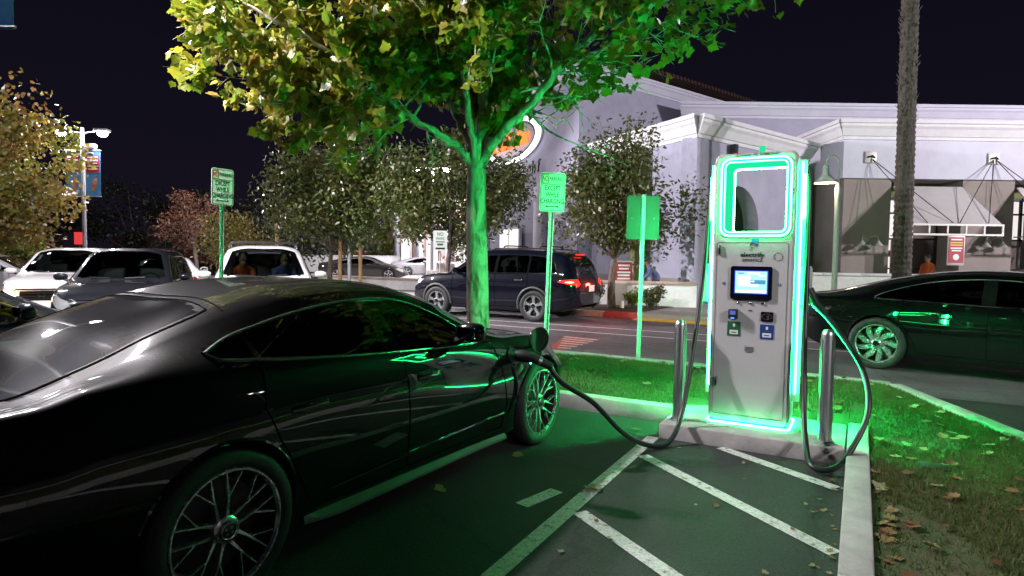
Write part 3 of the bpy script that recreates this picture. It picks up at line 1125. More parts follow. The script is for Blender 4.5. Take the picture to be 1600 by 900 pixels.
SPORT = dict(
    kind='sport', mirror=(3.30, .985), handle=.80,
    L=4.963, xr=1.136, xf=4.040, wr=0.357, arch=0.392,
    top=[(0, .80), (.05, .93), (.14, 1.00), (.35, 1.03), (.7, 1.115), (1.1, 1.222), (1.5, 1.303), (1.9, 1.357), (2.3, 1.378), (2.65, 1.367), (2.95, 1.325), (3.4, 1.150), (3.78, .990), (4.1, .905), (4.5, .812), (4.80, .70), (4.92, .60), (4.963, .52)],
    bot=[(0, .36), (.3, .25), (.8, .19), (2, .155), (3.5, .155), (4.5, .17), (4.963, .22)],
    ws=[(0, .55), (.1, .74), (.4, .86), (1.1, .935), (1.9, .90), (3.0, .90), (4.04, .93), (4.5, .88), (4.8, .72), (4.963, .45)],
    wm=[(0, .62), (.1, .80), (.4, .93), (1.1, .983), (1.8, .955), (2.6, .945), (3.4, .95), (4.04, .975), (4.45, .92), (4.75, .76), (4.9, .60), (4.963, .45)],
    zm=[(0, .60), (.6, .66), (1.2, .68), (2.2, .62), (3.2, .61), (4.04, .66), (4.6, .55), (4.963, .42)],
    wsh=[(0, .60), (.1, .76), (.4, .865), (1.1, .915), (1.8, .905), (2.6, .90), (3.4, .885), (4.04, .885), (4.45, .82), (4.75, .66), (4.9, .50), (4.963, .36)],
    zsh=[(0, .77), (.1, .89), (.4, .925), (1.1, .94), (2.0, .915), (3.0, .895), (3.6, .885), (4.04, .872), (4.45, .79), (4.75, .67), (4.9, .58), (4.963, .50)],
    wra=[(0, .50), (.1, .62), (.35, .68), (.8, .665), (1.2, .625), (1.6, .590), (2.0, .572), (2.6, .565), (2.95, .575), (3.4, .65), (3.78, .745), (4.1, .74), (4.5, .655), (4.8, .50), (4.963, .25)],
    zra=[(0, .785), (.05, .915), (.14, .985), (.35, 1.005), (.8, 1.085), (1.2, 1.175), (1.6, 1.255), (2.0, 1.305), (2.3, 1.320), (2.65, 1.310), (2.95, 1.262), (3.4, 1.095), (3.78, .945), (4.1, .895), (4.5, .805), (4.8, .69), (4.92, .595), (4.963, .51)],
    dlo=[(1.06, .995), (1.18, 1.055), (1.40, 1.130), (1.70, 1.205), (2.05, 1.252), (2.40, 1.266), (2.70, 1.252), (2.92, 1.212), (3.15, 1.120), (3.36, 1.015), (3.46, .950), (3.2, .928), (2.4, .940), (1.6, .962), (1.14, .972)],
    panes=[(1.06, 1.44), (1.475, 2.32), (2.47, 3.47)],
    doors=[[(1.52, .955), (2.40, .932), (2.40, .27), (1.62, .27), (1.58, .42), (1.47, .60), (1.40, .70), (1.42, .955)],
           [(2.40, .932), (3.50, .915), (3.56, .75), (3.55, .5), (3.50, .27), (2.40, .27)]],
    shield=[(2.98, 3.74)], rear=[(.42, 1.42)],
    shield_w=(.50, .68), rear_w=(.585, .50),
)
SUV = dict(
    kind='suv', mirror=(3.22, 1.15), handle=.985,
    L=4.89, xr=1.08, xf=3.87, wr=0.375, arch=0.425,
    top=[(0, .72), (.05, 1.02), (.20, 1.38), (.42, 1.62), (.8, 1.705), (1.5, 1.73), (2.2, 1.725), (2.75, 1.67), (3.1, 1.48), (3.5, 1.21), (3.62, 1.150), (4.2, 1.08), (4.6, .98), (4.80, .82), (4.89, .62)],
    bot=[(0, .42), (.3, .30), (1, .22), (3.5, .22), (4.5, .24), (4.89, .32)],
    ws=[(0, .6), (.1, .78), (.4, .87), (1.1, .90), (2.5, .90), (3.87, .90), (4.4, .86), (4.7, .74), (4.89, .5)],
    wm=[(0, .70), (.1, .84), (.4, .93), (1.1, .955), (2.5, .945), (3.87, .955), (4.35, .90), (4.65, .78), (4.82, .62), (4.89, .48)],
    zm=[(0, .70), (1, .72), (3, .70), (4.3, .68), (4.89, .5)],
    wsh=[(0, .66), (.1, .80), (.4, .885), (1.1, .915), (2.5, .915), (3.7, .90), (4.2, .86), (4.55, .76), (4.8, .56), (4.89, .4)],
    zsh=[(0, .71), (.08, .98), (.4, 1.09), (1.5, 1.085), (3.0, 1.05), (3.7, 1.03), (4.2, .99), (4.6, .90), (4.8, .77), (4.89, .58)],
    wra=[(0, .5), (.08, .62), (.25, .69), (.5, .70), (1.2, .685), (2.2, .665), (2.75, .655), (3.1, .70), (3.5, .79), (3.7, .80), (4.2, .75), (4.6, .62), (4.8, .44), (4.89, .25)],
    zra=[(0, .715), (.05, 1.0), (.20, 1.34), (.42, 1.55), (.8, 1.632), (1.5, 1.655), (2.2, 1.65), (2.75, 1.60), (3.1, 1.41), (3.5, 1.15), (3.62, 1.10), (4.2, 1.05), (4.6, .955), (4.80, .80), (4.89, .60)],
    dlo=[(.50, 1.20), (.62, 1.42), (.90, 1.545), (1.6, 1.575), (2.3, 1.565), (2.68, 1.525), (2.98, 1.37), (3.28, 1.18), (3.36, 1.105), (2.2, 1.135), (1.0, 1.150), (.60, 1.155)],
    panes=[(.50, 1.22), (1.27, 2.10), (2.18, 3.36)],
    doors=[[(1.24, 1.13), (2.14, 1.12), (2.14, .34), (1.56, .34), (1.50, .60), (1.36, .76), (1.24, .82)],
           [(2.14, 1.12), (3.36, 1.09), (3.40, .8), (3.38, .34), (2.14, .34)]],
    shield=[(2.80, 3.52)], rear=[(.16, .46)],
    shield_w=(.57, .72), rear_w=(.62, .58),
)


HERO = dict(SPORT)
HERO.update(
    mirror=(2.93, 1.02), handle=.815, arch=.385,
    top=[(0, .84), (.05, .95), (.14, 1.01), (.45, 1.035), (.72, 1.115), (1.05, 1.235), (1.5, 1.350), (1.85, 1.400), (2.2, 1.410), (2.55, 1.385), (2.95, 1.300), (3.3, 1.145), (3.62, .998), (4.0, .935), (4.4, .84), (4.72, .72), (4.90, .60), (4.963, .52)],
    zra=[(0, .825), (.05, .935), (.14, .990), (.45, 1.000), (.72, 1.068), (1.05, 1.180), (1.5, 1.295), (1.85, 1.345), (2.2, 1.354), (2.55, 1.330), (2.95, 1.240), (3.3, 1.085), (3.62, .955), (4.0, .922), (4.4, .83), (4.72, .71), (4.90, .59), (4.963, .51)],
    zsh=[(0, .80), (.1, .92), (.35, .985), (.7, 1.030), (1.1, 1.042), (1.7, 1.005), (2.3, .962), (2.94, .925), (3.4, .915), (3.87, .905), (4.33, .81), (4.6, .70), (4.85, .60), (4.963, .50)],
    wra=[(0, .50), (.1, .62), (.35, .68), (.8, .655), (1.2, .615), (1.6, .585), (2.0, .572), (2.55, .568), (2.95, .60), (3.3, .67), (3.62, .745), (4.0, .745), (4.4, .67), (4.75, .50), (4.963, .25)],
    dlo=[(1.13, 1.125), (1.30, 1.178), (1.50, 1.218), (1.76, 1.262), (2.08, 1.292), (2.40, 1.295), (2.65, 1.258), (2.90, 1.165), (3.08, 1.050), (3.22, .952), (2.94, .955), (2.3, .990), (1.72, 1.036), (1.35, 1.073), (1.18, 1.092)],
    panes=[(1.13, 1.36), (1.39, 2.22), (2.37, 3.22)],
    doors=[[(1.36, 1.068), (2.34, .982), (2.40, .27), (1.66, .27), (1.60, .37), (1.49, .57), (1.41, .69), (1.33, .86)],
           [(2.34, .982), (3.36, .932), (3.42, .74), (3.52, .45), (3.48, .27), (2.40, .27)]],
    shield=[(2.74, 3.50)], rear=[(.47, 1.33)], rear_w=(.60, .535),
)


class Shell:
    """car skin: cross-sections lofted along x; panels and panes are cut out of one surface along outlines"""

    def __init__(self, P, nx, sx=1.0, sy=1.0, sz=1.0):
        self.P, self.s = P, (sx, sy, sz)
        f = {k: pchip(P[k]) for k in ('top', 'bot', 'ws', 'wm', 'zm', 'wsh', 'zsh', 'wra', 'zra')}
        self.f = f
        L = P['L']
        t = np.linspace(0, 1, nx)
        e = 0.5 - 0.5 * np.cos(np.pi * t)
        self.xs = L * (0.72 * t + 0.28 * e)
        self.cell = L / nx
        self.rows = [3, 15, 13, 14, 12] if nx > 150 else [3, 7, 7, 11, 10]
        self.jr = sum(self.rows[:4])

    def section(self, x):
        f = self.f
        g = lambda k: float(f[k](x))
        top, bot = g('top'), g('bot')
        ws, wm, zm, wsh, zsh, wra, zra = (g(k) for k in ('ws', 'wm', 'zm', 'wsh', 'zsh', 'wra', 'zra'))
        zra = min(zra, top - 0.004)
        zsh = min(zsh, zra - 0.012)
        zm = min(zm, zsh - 0.05)
        C = [(max(ws - .16, .05), bot), (ws - .015, bot + .045), (wm, zm), (wsh, zsh), (wra, zra), (0.0, top)]
        C = [np.array(c) for c in C]
        T = []
        for i in range(len(C)):
            if i == 0:
                T.append((C[1] - C[0]) * 0.6)
            elif i == len(C) - 1:
                T.append(np.array([-wra * 1.15, 0.0]))
            else:
                T.append((C[i + 1] - C[i - 1]) * 0.5)
        T[1] = np.array([0.03, 0.2]) * max(0.2, (zm - bot))
        # belt: body side rolls in, then the greenhouse leans
        hb = np.linalg.norm(C[3] - C[2])
        gh = np.linalg.norm(C[4] - C[3])
        dg = (C[4] - C[3]) / max(gh, 1e-6)
        cab = min(1.0, max(0.0, (zra - zsh - 0.08) / 0.15))
        t3in = np.array([-0.55, 1.0]); t3in /= np.linalg.norm(t3in)
        t3out = cab * (dg + np.array([0.16, 0.0])) + (1 - cab) * t3in
        t3out /= np.linalg.norm(t3out)
        t4in = dg - np.array([0.22, 0.0]) * cab
        t4in /= np.linalg.norm(t4in)
        t4out = np.array([-1.0, 0.32 * cab + 0.15])
        t4out /= np.linalg.norm(t4out)
        t2 = np.array([0.06, 1.0])
        segs = [(C[0], C[1], T[0], T[1]), (C[1], C[2], T[1] * 1.0, t2 * np.linalg.norm(C[2] - C[1])), (C[2], C[3], t2 * hb, t3in * hb),
                (C[3], C[4], t3out * gh, t4in * gh), (C[4], C[5], t4out * wra * 1.0, T[5])]
        pts = []
        for (a, b, ta, tb), n in zip(segs, self.rows):
            for k in range(n):
                u = k / n
                pts.append((1 + 2 * u) * (1 - u) ** 2 * a + u * (1 - u) ** 2 * ta + u * u * (3 - 2 * u) * b + u * u * (u - 1) * tb)
        pts.append(C[5])
        return np.array(pts)

    def yat(self, x, z):
        s = self.section(x)[:self.jr + 1]
        zz = np.maximum.accumulate(s[:, 1])
        return float(np.interp(z, zz, s[:, 0]))

    def zat(self, x, y):
        s = self.section(x)[self.jr:]
        return float(np.interp(abs(y), s[::-1, 0], s[::-1, 1]))

    def side_pt(self, x, z, side=1, off=0.0):
        return (x, side * (self.yat(x, z) + off), z)

    def make(self, regions):
        """regions: list of (name, 'side'|'top'|'hole', polygon); returns {name: [(verts, faces, normals) per side]}"""
        nx = len(self.xs)
        S = np.array([self.section(x) for x in self.xs])
        ny = S.shape[1]
        V = np.zeros((nx, ny, 3))
        V[:, :, 0] = self.xs[:, None]
        V[:, :, 1:] = S
        polys = []
        for (nm, kind, poly) in regions:
            a = np.array(poly, float)
            polys.append((nm, kind, a))
        flat = V.reshape(-1, 3)
        jj = np.tile(np.arange(ny), nx)
        for (nm, kind, a) in polys:
            top = kind == 'top'
            sel = np.where((jj >= self.jr) if top else (jj <= self.jr))[0]
            pq = flat[sel][:, (0, 1) if top else (0, 2)]
            b = np.roll(a, -1, 0)
            best = np.full(len(sel), 1e9)
            near = pq.copy()
            for p0, p1 in zip(a, b):
                d = p1 - p0
                t = np.clip(((pq - p0) @ d) / max(d @ d, 1e-12), 0, 1)
                c = p0 + t[:, None] * d
                q = np.linalg.norm(pq - c, axis=1)
                m = q < best
                best[m] = q[m]
                near[m] = c[m]
            thr = max(self.cell, .5 / self.rows[1]) * 0.52
            for i in np.where(best < thr)[0]:
                k = sel[i]
                if top and jj[k] == ny - 1:
                    x = near[i][0]
                    flat[k] = (x, 0.0, float(self.f['top'](x)))
                elif top:
                    x, y = near[i]
                    flat[k] = (x, y, self.zat(x, y))
                else:
                    x, z = near[i]
                    flat[k] = (x, self.yat(x, z), z)
        V = flat.reshape(nx, ny, 3)
        # smooth vertex normals of the whole skin
        du = np.gradient(V, axis=0)
        dv = np.gradient(V, axis=1)
        Nn = np.cross(dv, du)
        Nn[:, -1, 1] = 0
        Nn /= np.maximum(np.linalg.norm(Nn, axis=2, keepdims=True), 1e-9)
        if Nn[nx // 2, -1, 2] < 0:
            Nn = -Nn
        cen = (V[:-1, :-1] + V[1:, :-1] + V[1:, 1:] + V[:-1, 1:]) / 4
        ci, cj = np.meshgrid(np.arange(nx - 1), np.arange(ny - 1), indexing='ij')
        own = np.full(cen.shape[:2], -1)
        for k, (nm, kind, a) in enumerate(polys):
            zone = (cj >= self.jr) if kind == 'top' else (cj < self.jr)
            qx, qy = cen[..., 0], (cen[..., 1] if kind == 'top' else cen[..., 2])
            c = np.zeros(qx.shape, bool)
            for p0, p1 in zip(a, np.roll(a, -1, 0)):
                if p0[1] == p1[1]:
                    continue
                c ^= ((p0[1] > qy) != (p1[1] > qy)) & (qx < (p1[0] - p0[0]) * (qy - p0[1]) / (p1[1] - p0[1]) + p0[0])
            own[(own < 0) & zone & c] = k
        out = {}
        for i in range(nx - 1):
            for j in range(ny - 1):
                k = own[i, j]
                out.setdefault('body' if k < 0 else polys[k][0], []).append([(i, j), (i + 1, j), (i + 1, j + 1), (i, j + 1)])
        self.V, self.N, self.nx, self.ny = V, Nn, nx, ny
        return out

    def mesh(self, name, quads, mat, sides=(1, -1), caps=False):
        vs, ns, fs = [], [], []
        for s in sides:
            ix = {}
            for q in quads:
                f = []
                for k in q:
                    if k not in ix:
                        ix[k] = len(vs)
                        p, n = self.V[k], self.N[k]
                        vs.append((p[0], s * p[1], p[2]))
                        ns.append((n[0], s * n[1], n[2]))
                    f.append(ix[k])
                f = list(dict.fromkeys(f))
                if len(f) > 2:
                    fs.append(tuple(f if s < 0 else f[::-1]))
        if caps:
            for i, d in ((0, -1), (self.nx - 1, 1)):
                for j in range(self.ny - 1):
                    f = []
                    for (jj, s) in ((j, 1), (j + 1, 1), (j + 1, -1), (j, -1)):
                        p = self.V[i, jj]
                        f.append(len(vs))
                        vs.append((p[0] + d * 0.002, s * p[1], p[2]))
                        ns.append((d, 0, 0))
                    fs.append(tuple(f if d > 0 else f[::-1]))
        me = bpy.data.meshes.new(name)
        me.from_pydata(vs, [], fs)
        me.materials.append(mat)
        me.polygons.foreach_set('use_smooth', [True] * len(me.polygons))
        me.update()
        try:
            me.normals_split_custom_set_from_vertices(ns)
        except Exception:
            pass
        return me


def pieces_of(quads):
    """split a patch of quads into its connected pieces"""
    left = {q[0] for q in quads}
    out = []
    while left:
        st = [left.pop()]
        comp = []
        while st:
            i, j = st.pop()
            comp.append([(i, j), (i + 1, j), (i + 1, j + 1), (i, j + 1)])
            for k in ((i + 1, j), (i - 1, j), (i, j + 1), (i, j - 1)):
                if k in left:
                    left.remove(k)
                    st.append(k)
        out.append(comp)
    return out


def wheel_meshes(r, rim, w, style, detail=1):
    """axis along local y, outer face towards +y; returns (tyre, rim) meshes"""
    A = Matrix.Rotation(R(-90), 4, 'X')
    n = 48 if detail else 28
    h = w / 2
    t = MB()
    t.lathe([(rim - .012, -h * .8), (rim + .01, -h * .98), (rim + (r - rim) * .55, -h), (r - .018, -h * .93), (r, -h * .78), (r, -h * .2), (r - .007, -h * .19), (r - .007, -h * .15), (r, -h * .14),
             (r, h * .14), (r - .007, h * .15), (r - .007, h * .19), (r, h * .2), (r, h * .78), (r - .018, h * .93), (rim + (r - rim) * .55, h), (rim + .01, h * .98), (rim - .012, h * .8)], n, A, cap=False)
    tm = t.mesh('tyre', M['rubber'], True, angle=50)
    g = MB()
    f = h * .80
    # barrel and lip
    g.lathe([(rim + .004, h * .90), (rim - .001, h * .985), (rim - .010, h * .98), (rim - .018, h * .86)], n, A, cap=False)
    bl = MB()
    bl.lathe([(rim - .018, h * .86), (rim - .034, h * .3), (rim - .04, -h * .9)], n, A, cap=False)
    blm = bl.mesh('barrel', M['wheel_dark'], True)

    def bar(p, q, wd0, wd1, d0, d1, th=0.026):
        p, q = Vector((*p, 0)), Vector((*q, 0))
        d = (q - p).normalized()
        s = Vector((-d.y, d.x, 0))
        vs = []
        for (e, wd, dy) in ((p, wd0, d0), (q, wd1, d1)):
            for (sg, dz) in ((-1, -th), (-.7, 0), (.7, 0), (1, -th)):
                v = e + s * sg * wd / 2
                vs.append((v.x, dy + dz, v.y))
        g.add(vs, [(0, 1, 5, 4), (1, 2, 6, 5), (2, 3, 7, 6), (3, 0, 4, 7), (3, 2, 1, 0), (4, 5, 6, 7)])
    pol = lambda rad, a: (rad * math.cos(a), rad * math.sin(a))
    if style == 'mesh':
        for k in range(5):
            a = 2 * math.pi * k / 5 + 0.32
            for s in (-1, 1):
                p0 = pol(.055, a + s * .42)
                p1 = pol(rim * .52, a + s * .24)
                p2 = pol(rim - .02, a + s * .155)
                p3 = pol(rim - .02, a + s * .46)
                bar(p0, p1, .024, .014, f - .012, f)
                bar(p1, p2, .014, .009, f, f + .006)
                bar(p1, p3, .011, .008, f - .001, f + .005)
        hubr = .062
    elif style == 'turbine':
        for k in range(9):
            a = 2 * math.pi * k / 9 + .1
            bar(pol(.05, a), pol(rim * .55, a + .10), .05, .085, f - .01, f)
            bar(pol(rim * .55, a + .10), pol(rim - .02, a + .32), .085, .075, f, f - .004)
        hubr = .06
    else:
        for k in range(5):
            a = 2 * math.pi * k / 5 + .3
            bar(pol(.05, a), pol(rim * .6, a), .075, .085, f - .006, f)
            bar(pol(rim * .6, a), pol(rim - .02, a + .13), .06, .055, f, f + .004)
            bar(pol(rim * .6, a), pol(rim - .02, a - .13), .06, .055, f - .001, f + .003)
        hubr = .07
    g.lathe([(hubr, f - .03), (hubr, f + .002), (hubr - .008, f + .008), (0, f + .010)], 24, A)
    rm = g.mesh('rim', M['alloy'], True, angle=30)
    c = MB()
    c.lathe([(hubr - .018, f + .0095), (hubr - .018, f + .016), (hubr - .026, f + .018), (0, f + .019)], 20, A)
    cm = c.mesh('hub_cap', M['piano_black'], True)
    b = MB()
    b.lathe([(.05, f - .11), (rim * .78, f - .11), (rim * .78, f - .085), (.05, f - .085)], 28, A)
    bm_ = b.mesh('brake_disc', M['rotor'], True)
    return dict(tyre=tm, rim=rm, barrel=blm, hub_cap=cm, brake_disc=bm_)


def add_wheel(car, meshes, x, y, z, side, spin=0.0):
    w = bpy.data.objects.new('wheel', None)
    COL.objects.link(w)
    w.parent = car
    w.location = (x, y, z)
    w.rotation_euler = (0, spin, 0) if side > 0 else (0, spin, math.pi)
    for k, me in meshes.items():
        link(k, me, w)
    return w


def seat_mesh():
    mb = MB()
    mb.box((0, 0, .13), (.5, .5, .16))
    mb.box((-.28, 0, .45), (.14, .48, .62), M=Matrix.Rotation(R(-14), 4, 'Y'))
    mb.box((-.38, 0, .83), (.09, .25, .16), M=Matrix.Rotation(R(-10), 4, 'Y'))
    return mb.mesh('seat', M['seat'], bevel=0.05, bseg=3)


SEAT = seat_mesh()


def make_car(name, label, P, loc, rz, body_m, nx=120, scale=(1, 1, 1), style='five', rimr=.245, hero=False, group=None,
             pane_m='glass_dark', trim_m='chrome', roof_rails=False, clad=False, lights_on=None, tail_on=False, front=True, spin=(0.0, 0.0), sunroof=False):
    car = thing(name, label, 'car', loc, rz, group)
    sx, sy, sz = scale
    L = P['L']
    sh = Shell(P, nx)
    circ = lambda xc, rr, zc: [(xc + rr * math.cos(R(a)), zc + rr * math.sin(R(a))) for a in range(0, 360, 8)]
    regs = [('hole', 'hole', circ(P['xr'], P['arch'], P['wr'] + .012)), ('hole', 'hole', circ(P['xf'], P['arch'], P['wr'] + .012))]
    dlo = P['dlo']
    bt = [p for p in dlo]

    def clip(poly, x0, x1):
        out = []
        for sgn, lim in ((1, x0), (-1, x1)):
            src, out = (poly if sgn == 1 else out), []
            for i in range(len(src)):
                a, b = src[i], src[(i + 1) % len(src)]
                ia, ib = sgn * (a[0] - lim) >= 0, sgn * (b[0] - lim) >= 0
                if ia:
                    out.append(a)
                if ia != ib:
                    t = (lim - a[0]) / (b[0] - a[0])
                    out.append((lim, a[1] + t * (b[1] - a[1])))
        return out
    for i, (x0, x1) in enumerate(P['panes']):
        regs.append(('pane%d' % i, 'side', clip(bt, x0, x1)))
    regs.append(('pillar', 'side', dlo))
    for i, d in enumerate(P['doors']):
        regs.append(('door%d' % i, 'side', d))
    (s0, s1), (r0, r1) = P['shield'][0], P['rear'][0]
    w0, w1 = P['shield_w']
    regs.append(('shield', 'top', [(s0, -1), (s0 - .03, w0 * .5), (s0 + .04, w0), (s1 - .06, w1), (s1 + .06, w1 * .5), (s1 + .10, -1)]))
    v0, v1 = P['rear_w']
    regs.append(('rearglass', 'top', [(r0 - .02, -1), (r0, v0), (r1 - .04, v1), (r1 + .03, v1 * .5), (r1 + .04, -1)]))
    hl = [(L - .62, .0)]
    if P['kind'] == 'sport':
        regs.insert(0, ('headlight', 'side', [(4.42, .70), (4.60, .755), (4.80, .66), (4.88, .56), (4.84, .50), (4.66, .56)]))
        regs.insert(0, ('taillight', 'side', [(-.01, .865), (-.01, .835), (.10, .84), (.16, .855), (.10, .87)]))
        regs.insert(0, ('intake', 'side', [(4.78, .40), (4.98, .42), (4.98, .26), (4.80, .25)]))
    else:
        regs.insert(0, ('headlight', 'side', [(4.30, .93), (4.52, .94), (4.80, .82), (4.83, .70), (4.72, .70), (4.48, .82)]))
        regs.insert(0, ('taillight', 'side', [(-.02, 1.03), (-.02, .91), (.14, .90), (.46, .965), (.34, 1.01), (.12, 1.03)]))
        regs.insert(0, ('intake', 'side', [(4.83, .66), (4.93, .62), (4.93, .38), (4.80, .36)]))
        regs.insert(0, ('fog', 'side', [(4.62, .52), (4.78, .52), (4.80, .42), (4.64, .42)]))
    parts = sh.make(regs)
    parts.pop('hole', None)
    S = Matrix.Diagonal((sx, sy, sz, 1))

    def put(nm, quads, mat, parent, sides=(1, -1), caps=False):
        me = sh.mesh(nm, quads, mat, sides, caps)
        if scale != (1, 1, 1):
            me.transform(S)
        return link(nm, me, parent)

    def mb_put(mb, nm, mat, parent, **k):
        mb.v = [(p[0] * sx, p[1] * sy, p[2] * sz) for p in mb.v]
        return mb.build(nm, mat, parent, **k)
    PB = M[body_m]
    put('body', parts['body'], PB, car, caps=True)
    seals = []
    for s in (1, -1):
        dobj = []
        for i in range(len(P['doors'])):
            if 'door%d' % i in parts:
                d = put('door', parts['door%d' % i], PB, car, (s,))
                dobj.append(d)
                mb = MB()
                pts = P['doors'][i]
                dense = []
                for a, b in zip(pts, pts[1:] + pts[:1]):
                    for k in range(8):
                        t = k / 8
                        x, z = a[0] + t * (b[0] - a[0]), a[1] + t * (b[1] - a[1])
                        dense.append(sh.side_pt(x, z, s, 0.0))
                mb.loop(dense, 0.0045 if hero else 0.006, 5)
                mb_put(mb, 'door_gap', M['shut_line'], d)
                # handle
                hx, hz = pts[0][0] + .23, P['handle']
                if i == 1:
                    hx = P['doors'][1][0][0] + .22
                mb = MB()
                y0 = sh.yat(hx, hz)
                if hero:
                    mb.box((hx - .0, s * (y0 + .002), hz), (.23, .018, .042))
                else:
                    mb.box((hx, s * (y0 + .016), hz), (.21, .02, .03))
                mb_put(mb, 'handle', PB if P['kind'] == 'sport' else M['chrome'], d, bevel=0.008)
        for i in range(3):
            if 'pane%d' % i in parts:
                put('side_window', parts['pane%d' % i], M[pane_m], car, (s,))
        if 'pillar' in parts:
            for comp in pieces_of(parts['pillar']):
                put('pillar_trim', comp, M['piano_black'], car, (s,))
        mb = MB()
        dense = []
        dl2 = [Vector((p[0], p[1], 0)) for p in dlo]
        cl = catmull(dl2 + [dl2[0]], 4)[:-1] if P['kind'] == 'sport' else catmull(dl2 + [dl2[0]], 3)[:-1]
        for p in cl:
            dense.append(sh.side_pt(p.x, p.y, s, 0.003))
        mb.loop(dense, 0.009 if hero else 0.011, 6)
        mb_put(mb, 'window_trim', M[trim_m], car, smooth=True)
        if 'headlight' in parts:
            hm = M['headlight_glass']
            put('headlight', parts['headlight'], hm, car, (s,))
        if 'taillight' in parts:
            put('taillight', parts['taillight'], M['tail_lit'] if tail_on else M['tail_red'], car, (s,))
        if 'intake' in parts:
            put('air_intake', parts['intake'], M['black_plastic'], car, (s,))
        if 'fog' in parts:
            put('fog_lamp', parts['fog'], M['black_plastic'], car, (s,))
        # mirror
        mx_, mz_ = P['mirror']
        y0 = sh.yat(mx_, mz_ - .03)
        mir = MB()
        hh = [(-.06, -.075, .02), (-.06, .085, .02), (.05, .07, .025), (.10, .0, .02)]
        mir.lathe([(0.0, -.135), (.050, -.125), (.080, -.06), (.085, .02), (.075, .09), (.045, .125), (0, .13)], 16,
                  Matrix.Translation((mx_, s * (y0 + .155), mz_ + .035)) @ Matrix.Rotation(R(90), 4, 'X') @ Matrix.Diagonal((.72, .80, .86, 1)))
        mo = mb_put(mir, 'mirror', PB, car, smooth=True, angle=80)
        mb = MB()
        mb.tube([(mx_ + .02, s * (y0 - .02), mz_ - .06), (mx_, s * (y0 + .10), mz_ - .01)], [.03, .025], 8)
        mb_put(mb, 'mirror_arm', M['black_plastic'], mo)
        mb = MB()
        mb.box((mx_ - .058, s * (y0 + .155), mz_ + .035), (.008, .14, .075))
        mb_put(mb, 'mirror_glass', M['mirror_glass'], mo, bevel=0.005)
        # arches: lip and dark liner
        for xa in (P['xr'], P['xf']):
            ra = P['arch']
            lip, lin = MB(), MB()
            pts = []
            vs = []
            for a in range(-12, 193, 5):
                x, z = xa + ra * math.cos(R(a)), P['wr'] + .012 + ra * math.sin(R(a))
                if z < float(sh.f['bot'](x)) + .03:
                    z = float(sh.f['bot'](x)) + .03
                y = sh.yat(x, z)
                pts.append((x, s * (y - .004), z))
                vs += [(x, s * (y - .006), z), (x, s * (y - .34), z)]
            lip.tube(pts, .011 if not clad else .03, 6)
            mb_put(lip, 'arch_lip', M['cladding'] if clad else PB, car, smooth=True)
            lin.add(vs, [(2 * i, 2 * i + 1, 2 * i + 3, 2 * i + 2) for i in range(len(pts) - 1)])
            mb_put(lin, 'wheel_liner', M['black_plastic'], car)
    if 'shield' in parts:
        put('windscreen', parts['shield'], M['glass_mid'] if P['kind'] == 'suv' else M[pane_m], car)
    if 'rearglass' in parts:
        put('rear_window', parts['rearglass'], M['glass_rear'] if hero else M['glass_dark'], car)
    # underbody and cabin
    mb = MB()
    mb.box((L / 2, 0, P['bot'][3][1] + .13), (L * .80, 1.3, .2))
    mb_put(mb, 'floor_pan', M['black_plastic'], car)
    mb = MB()
    zs = .93 if P['kind'] == 'sport' else 1.08
    xd = 3.35 if P['kind'] == 'sport' else 3.25
    mb.box((xd, 0, zs - .12), (.45, 1.3, .22))
    mb_put(mb, 'dashboard', M['interior'], car, bevel=0.05)
    mb = MB()
    for k in range(24):
        pass
    ring = [(xd - .34 - .05 * math.sin(R(a)), .37 + .18 * math.cos(R(a)), zs + .0 + .17 * math.sin(R(a))) for a in range(0, 360, 15)]
    mb.loop(ring, .014, 6)
    mb_put(mb, 'steering_wheel', M['interior'], car, smooth=True)
    zf = .38 if P['kind'] == 'sport' else .55
    for (x, ys) in ((2.75, (.37, -.37)), (1.75, (.38, -.38))):
        for y in ys:
            o = link('seat', SEAT, car)
            o.location = (x * sx, y * sy, (zf - .02) * sz)
    # wheels
    wm = wheel_meshes(P['wr'] * sz, rimr * sz, .25 * sy, style, 1 if hero else 0)
    for i, xa in enumerate((P['xr'], P['xf'])):
        for s in (1, -1):
            y = (float(sh.f['wm'](xa)) - .135) * sy
            add_wheel(car, wm, xa * sx, s * y, P['wr'] * sz, s, spin[i])
    if roof_rails:
        for s in (1, -1):
            mb = MB()
            pts = [(x, s * (float(sh.f['wra'](x)) - .03), float(sh.f['zra'](x)) + .05 + dz) for x, dz in ((.62, -.02), (.72, .03), (1.4, .035), (2.2, .03), (2.45, -.02))]
            mb.tube(catmull(pts, 5), .016, 6)
            mb_put(mb, 'roof_rail', M['dark_metal'], car, smooth=True)
        for x in (1.05, 2.05):
            mb = MB()
            w = float(sh.f['wra'](x)) - .03
            z = float(sh.f['zra'](x)) + .095
            mb.tube(catmull([(x, -w, z), (x, -w + .1, z + .045), (x, 0, z + .05), (x, w - .1, z + .045), (x, w, z)], 5), .018, 6)
            mb_put(mb, 'cross_bar', M['dark_metal'], car, smooth=True)
    if P['kind'] == 'suv':
        # grille, plate and badge bar on the nose
        mb = MB()
        mb.box((4.885, 0, .70), (.04, .80, .20))
        g = mb_put(mb, 'grille', M['piano_black'], car, bevel=0.02)
        for z in (.64, .70, .76):
            mb = MB()
            mb.box((4.91, 0, z), (.02, .74, .018))
            mb_put(mb, 'grille_bar', M['dark_metal'], g)
        mb = MB()
        mb.tube([(4.925, -.055, .745), (4.925, -.045, .655)], .010, 6)
        mb.tube([(4.925, .055, .745), (4.925, .045, .655)], .010, 6)
        mb.tube([(4.925, -.05, .70), (4.925, .05, .70)], .010, 6)
        mb_put(mb, 'badge', M['chrome'], g)
        mb = MB()
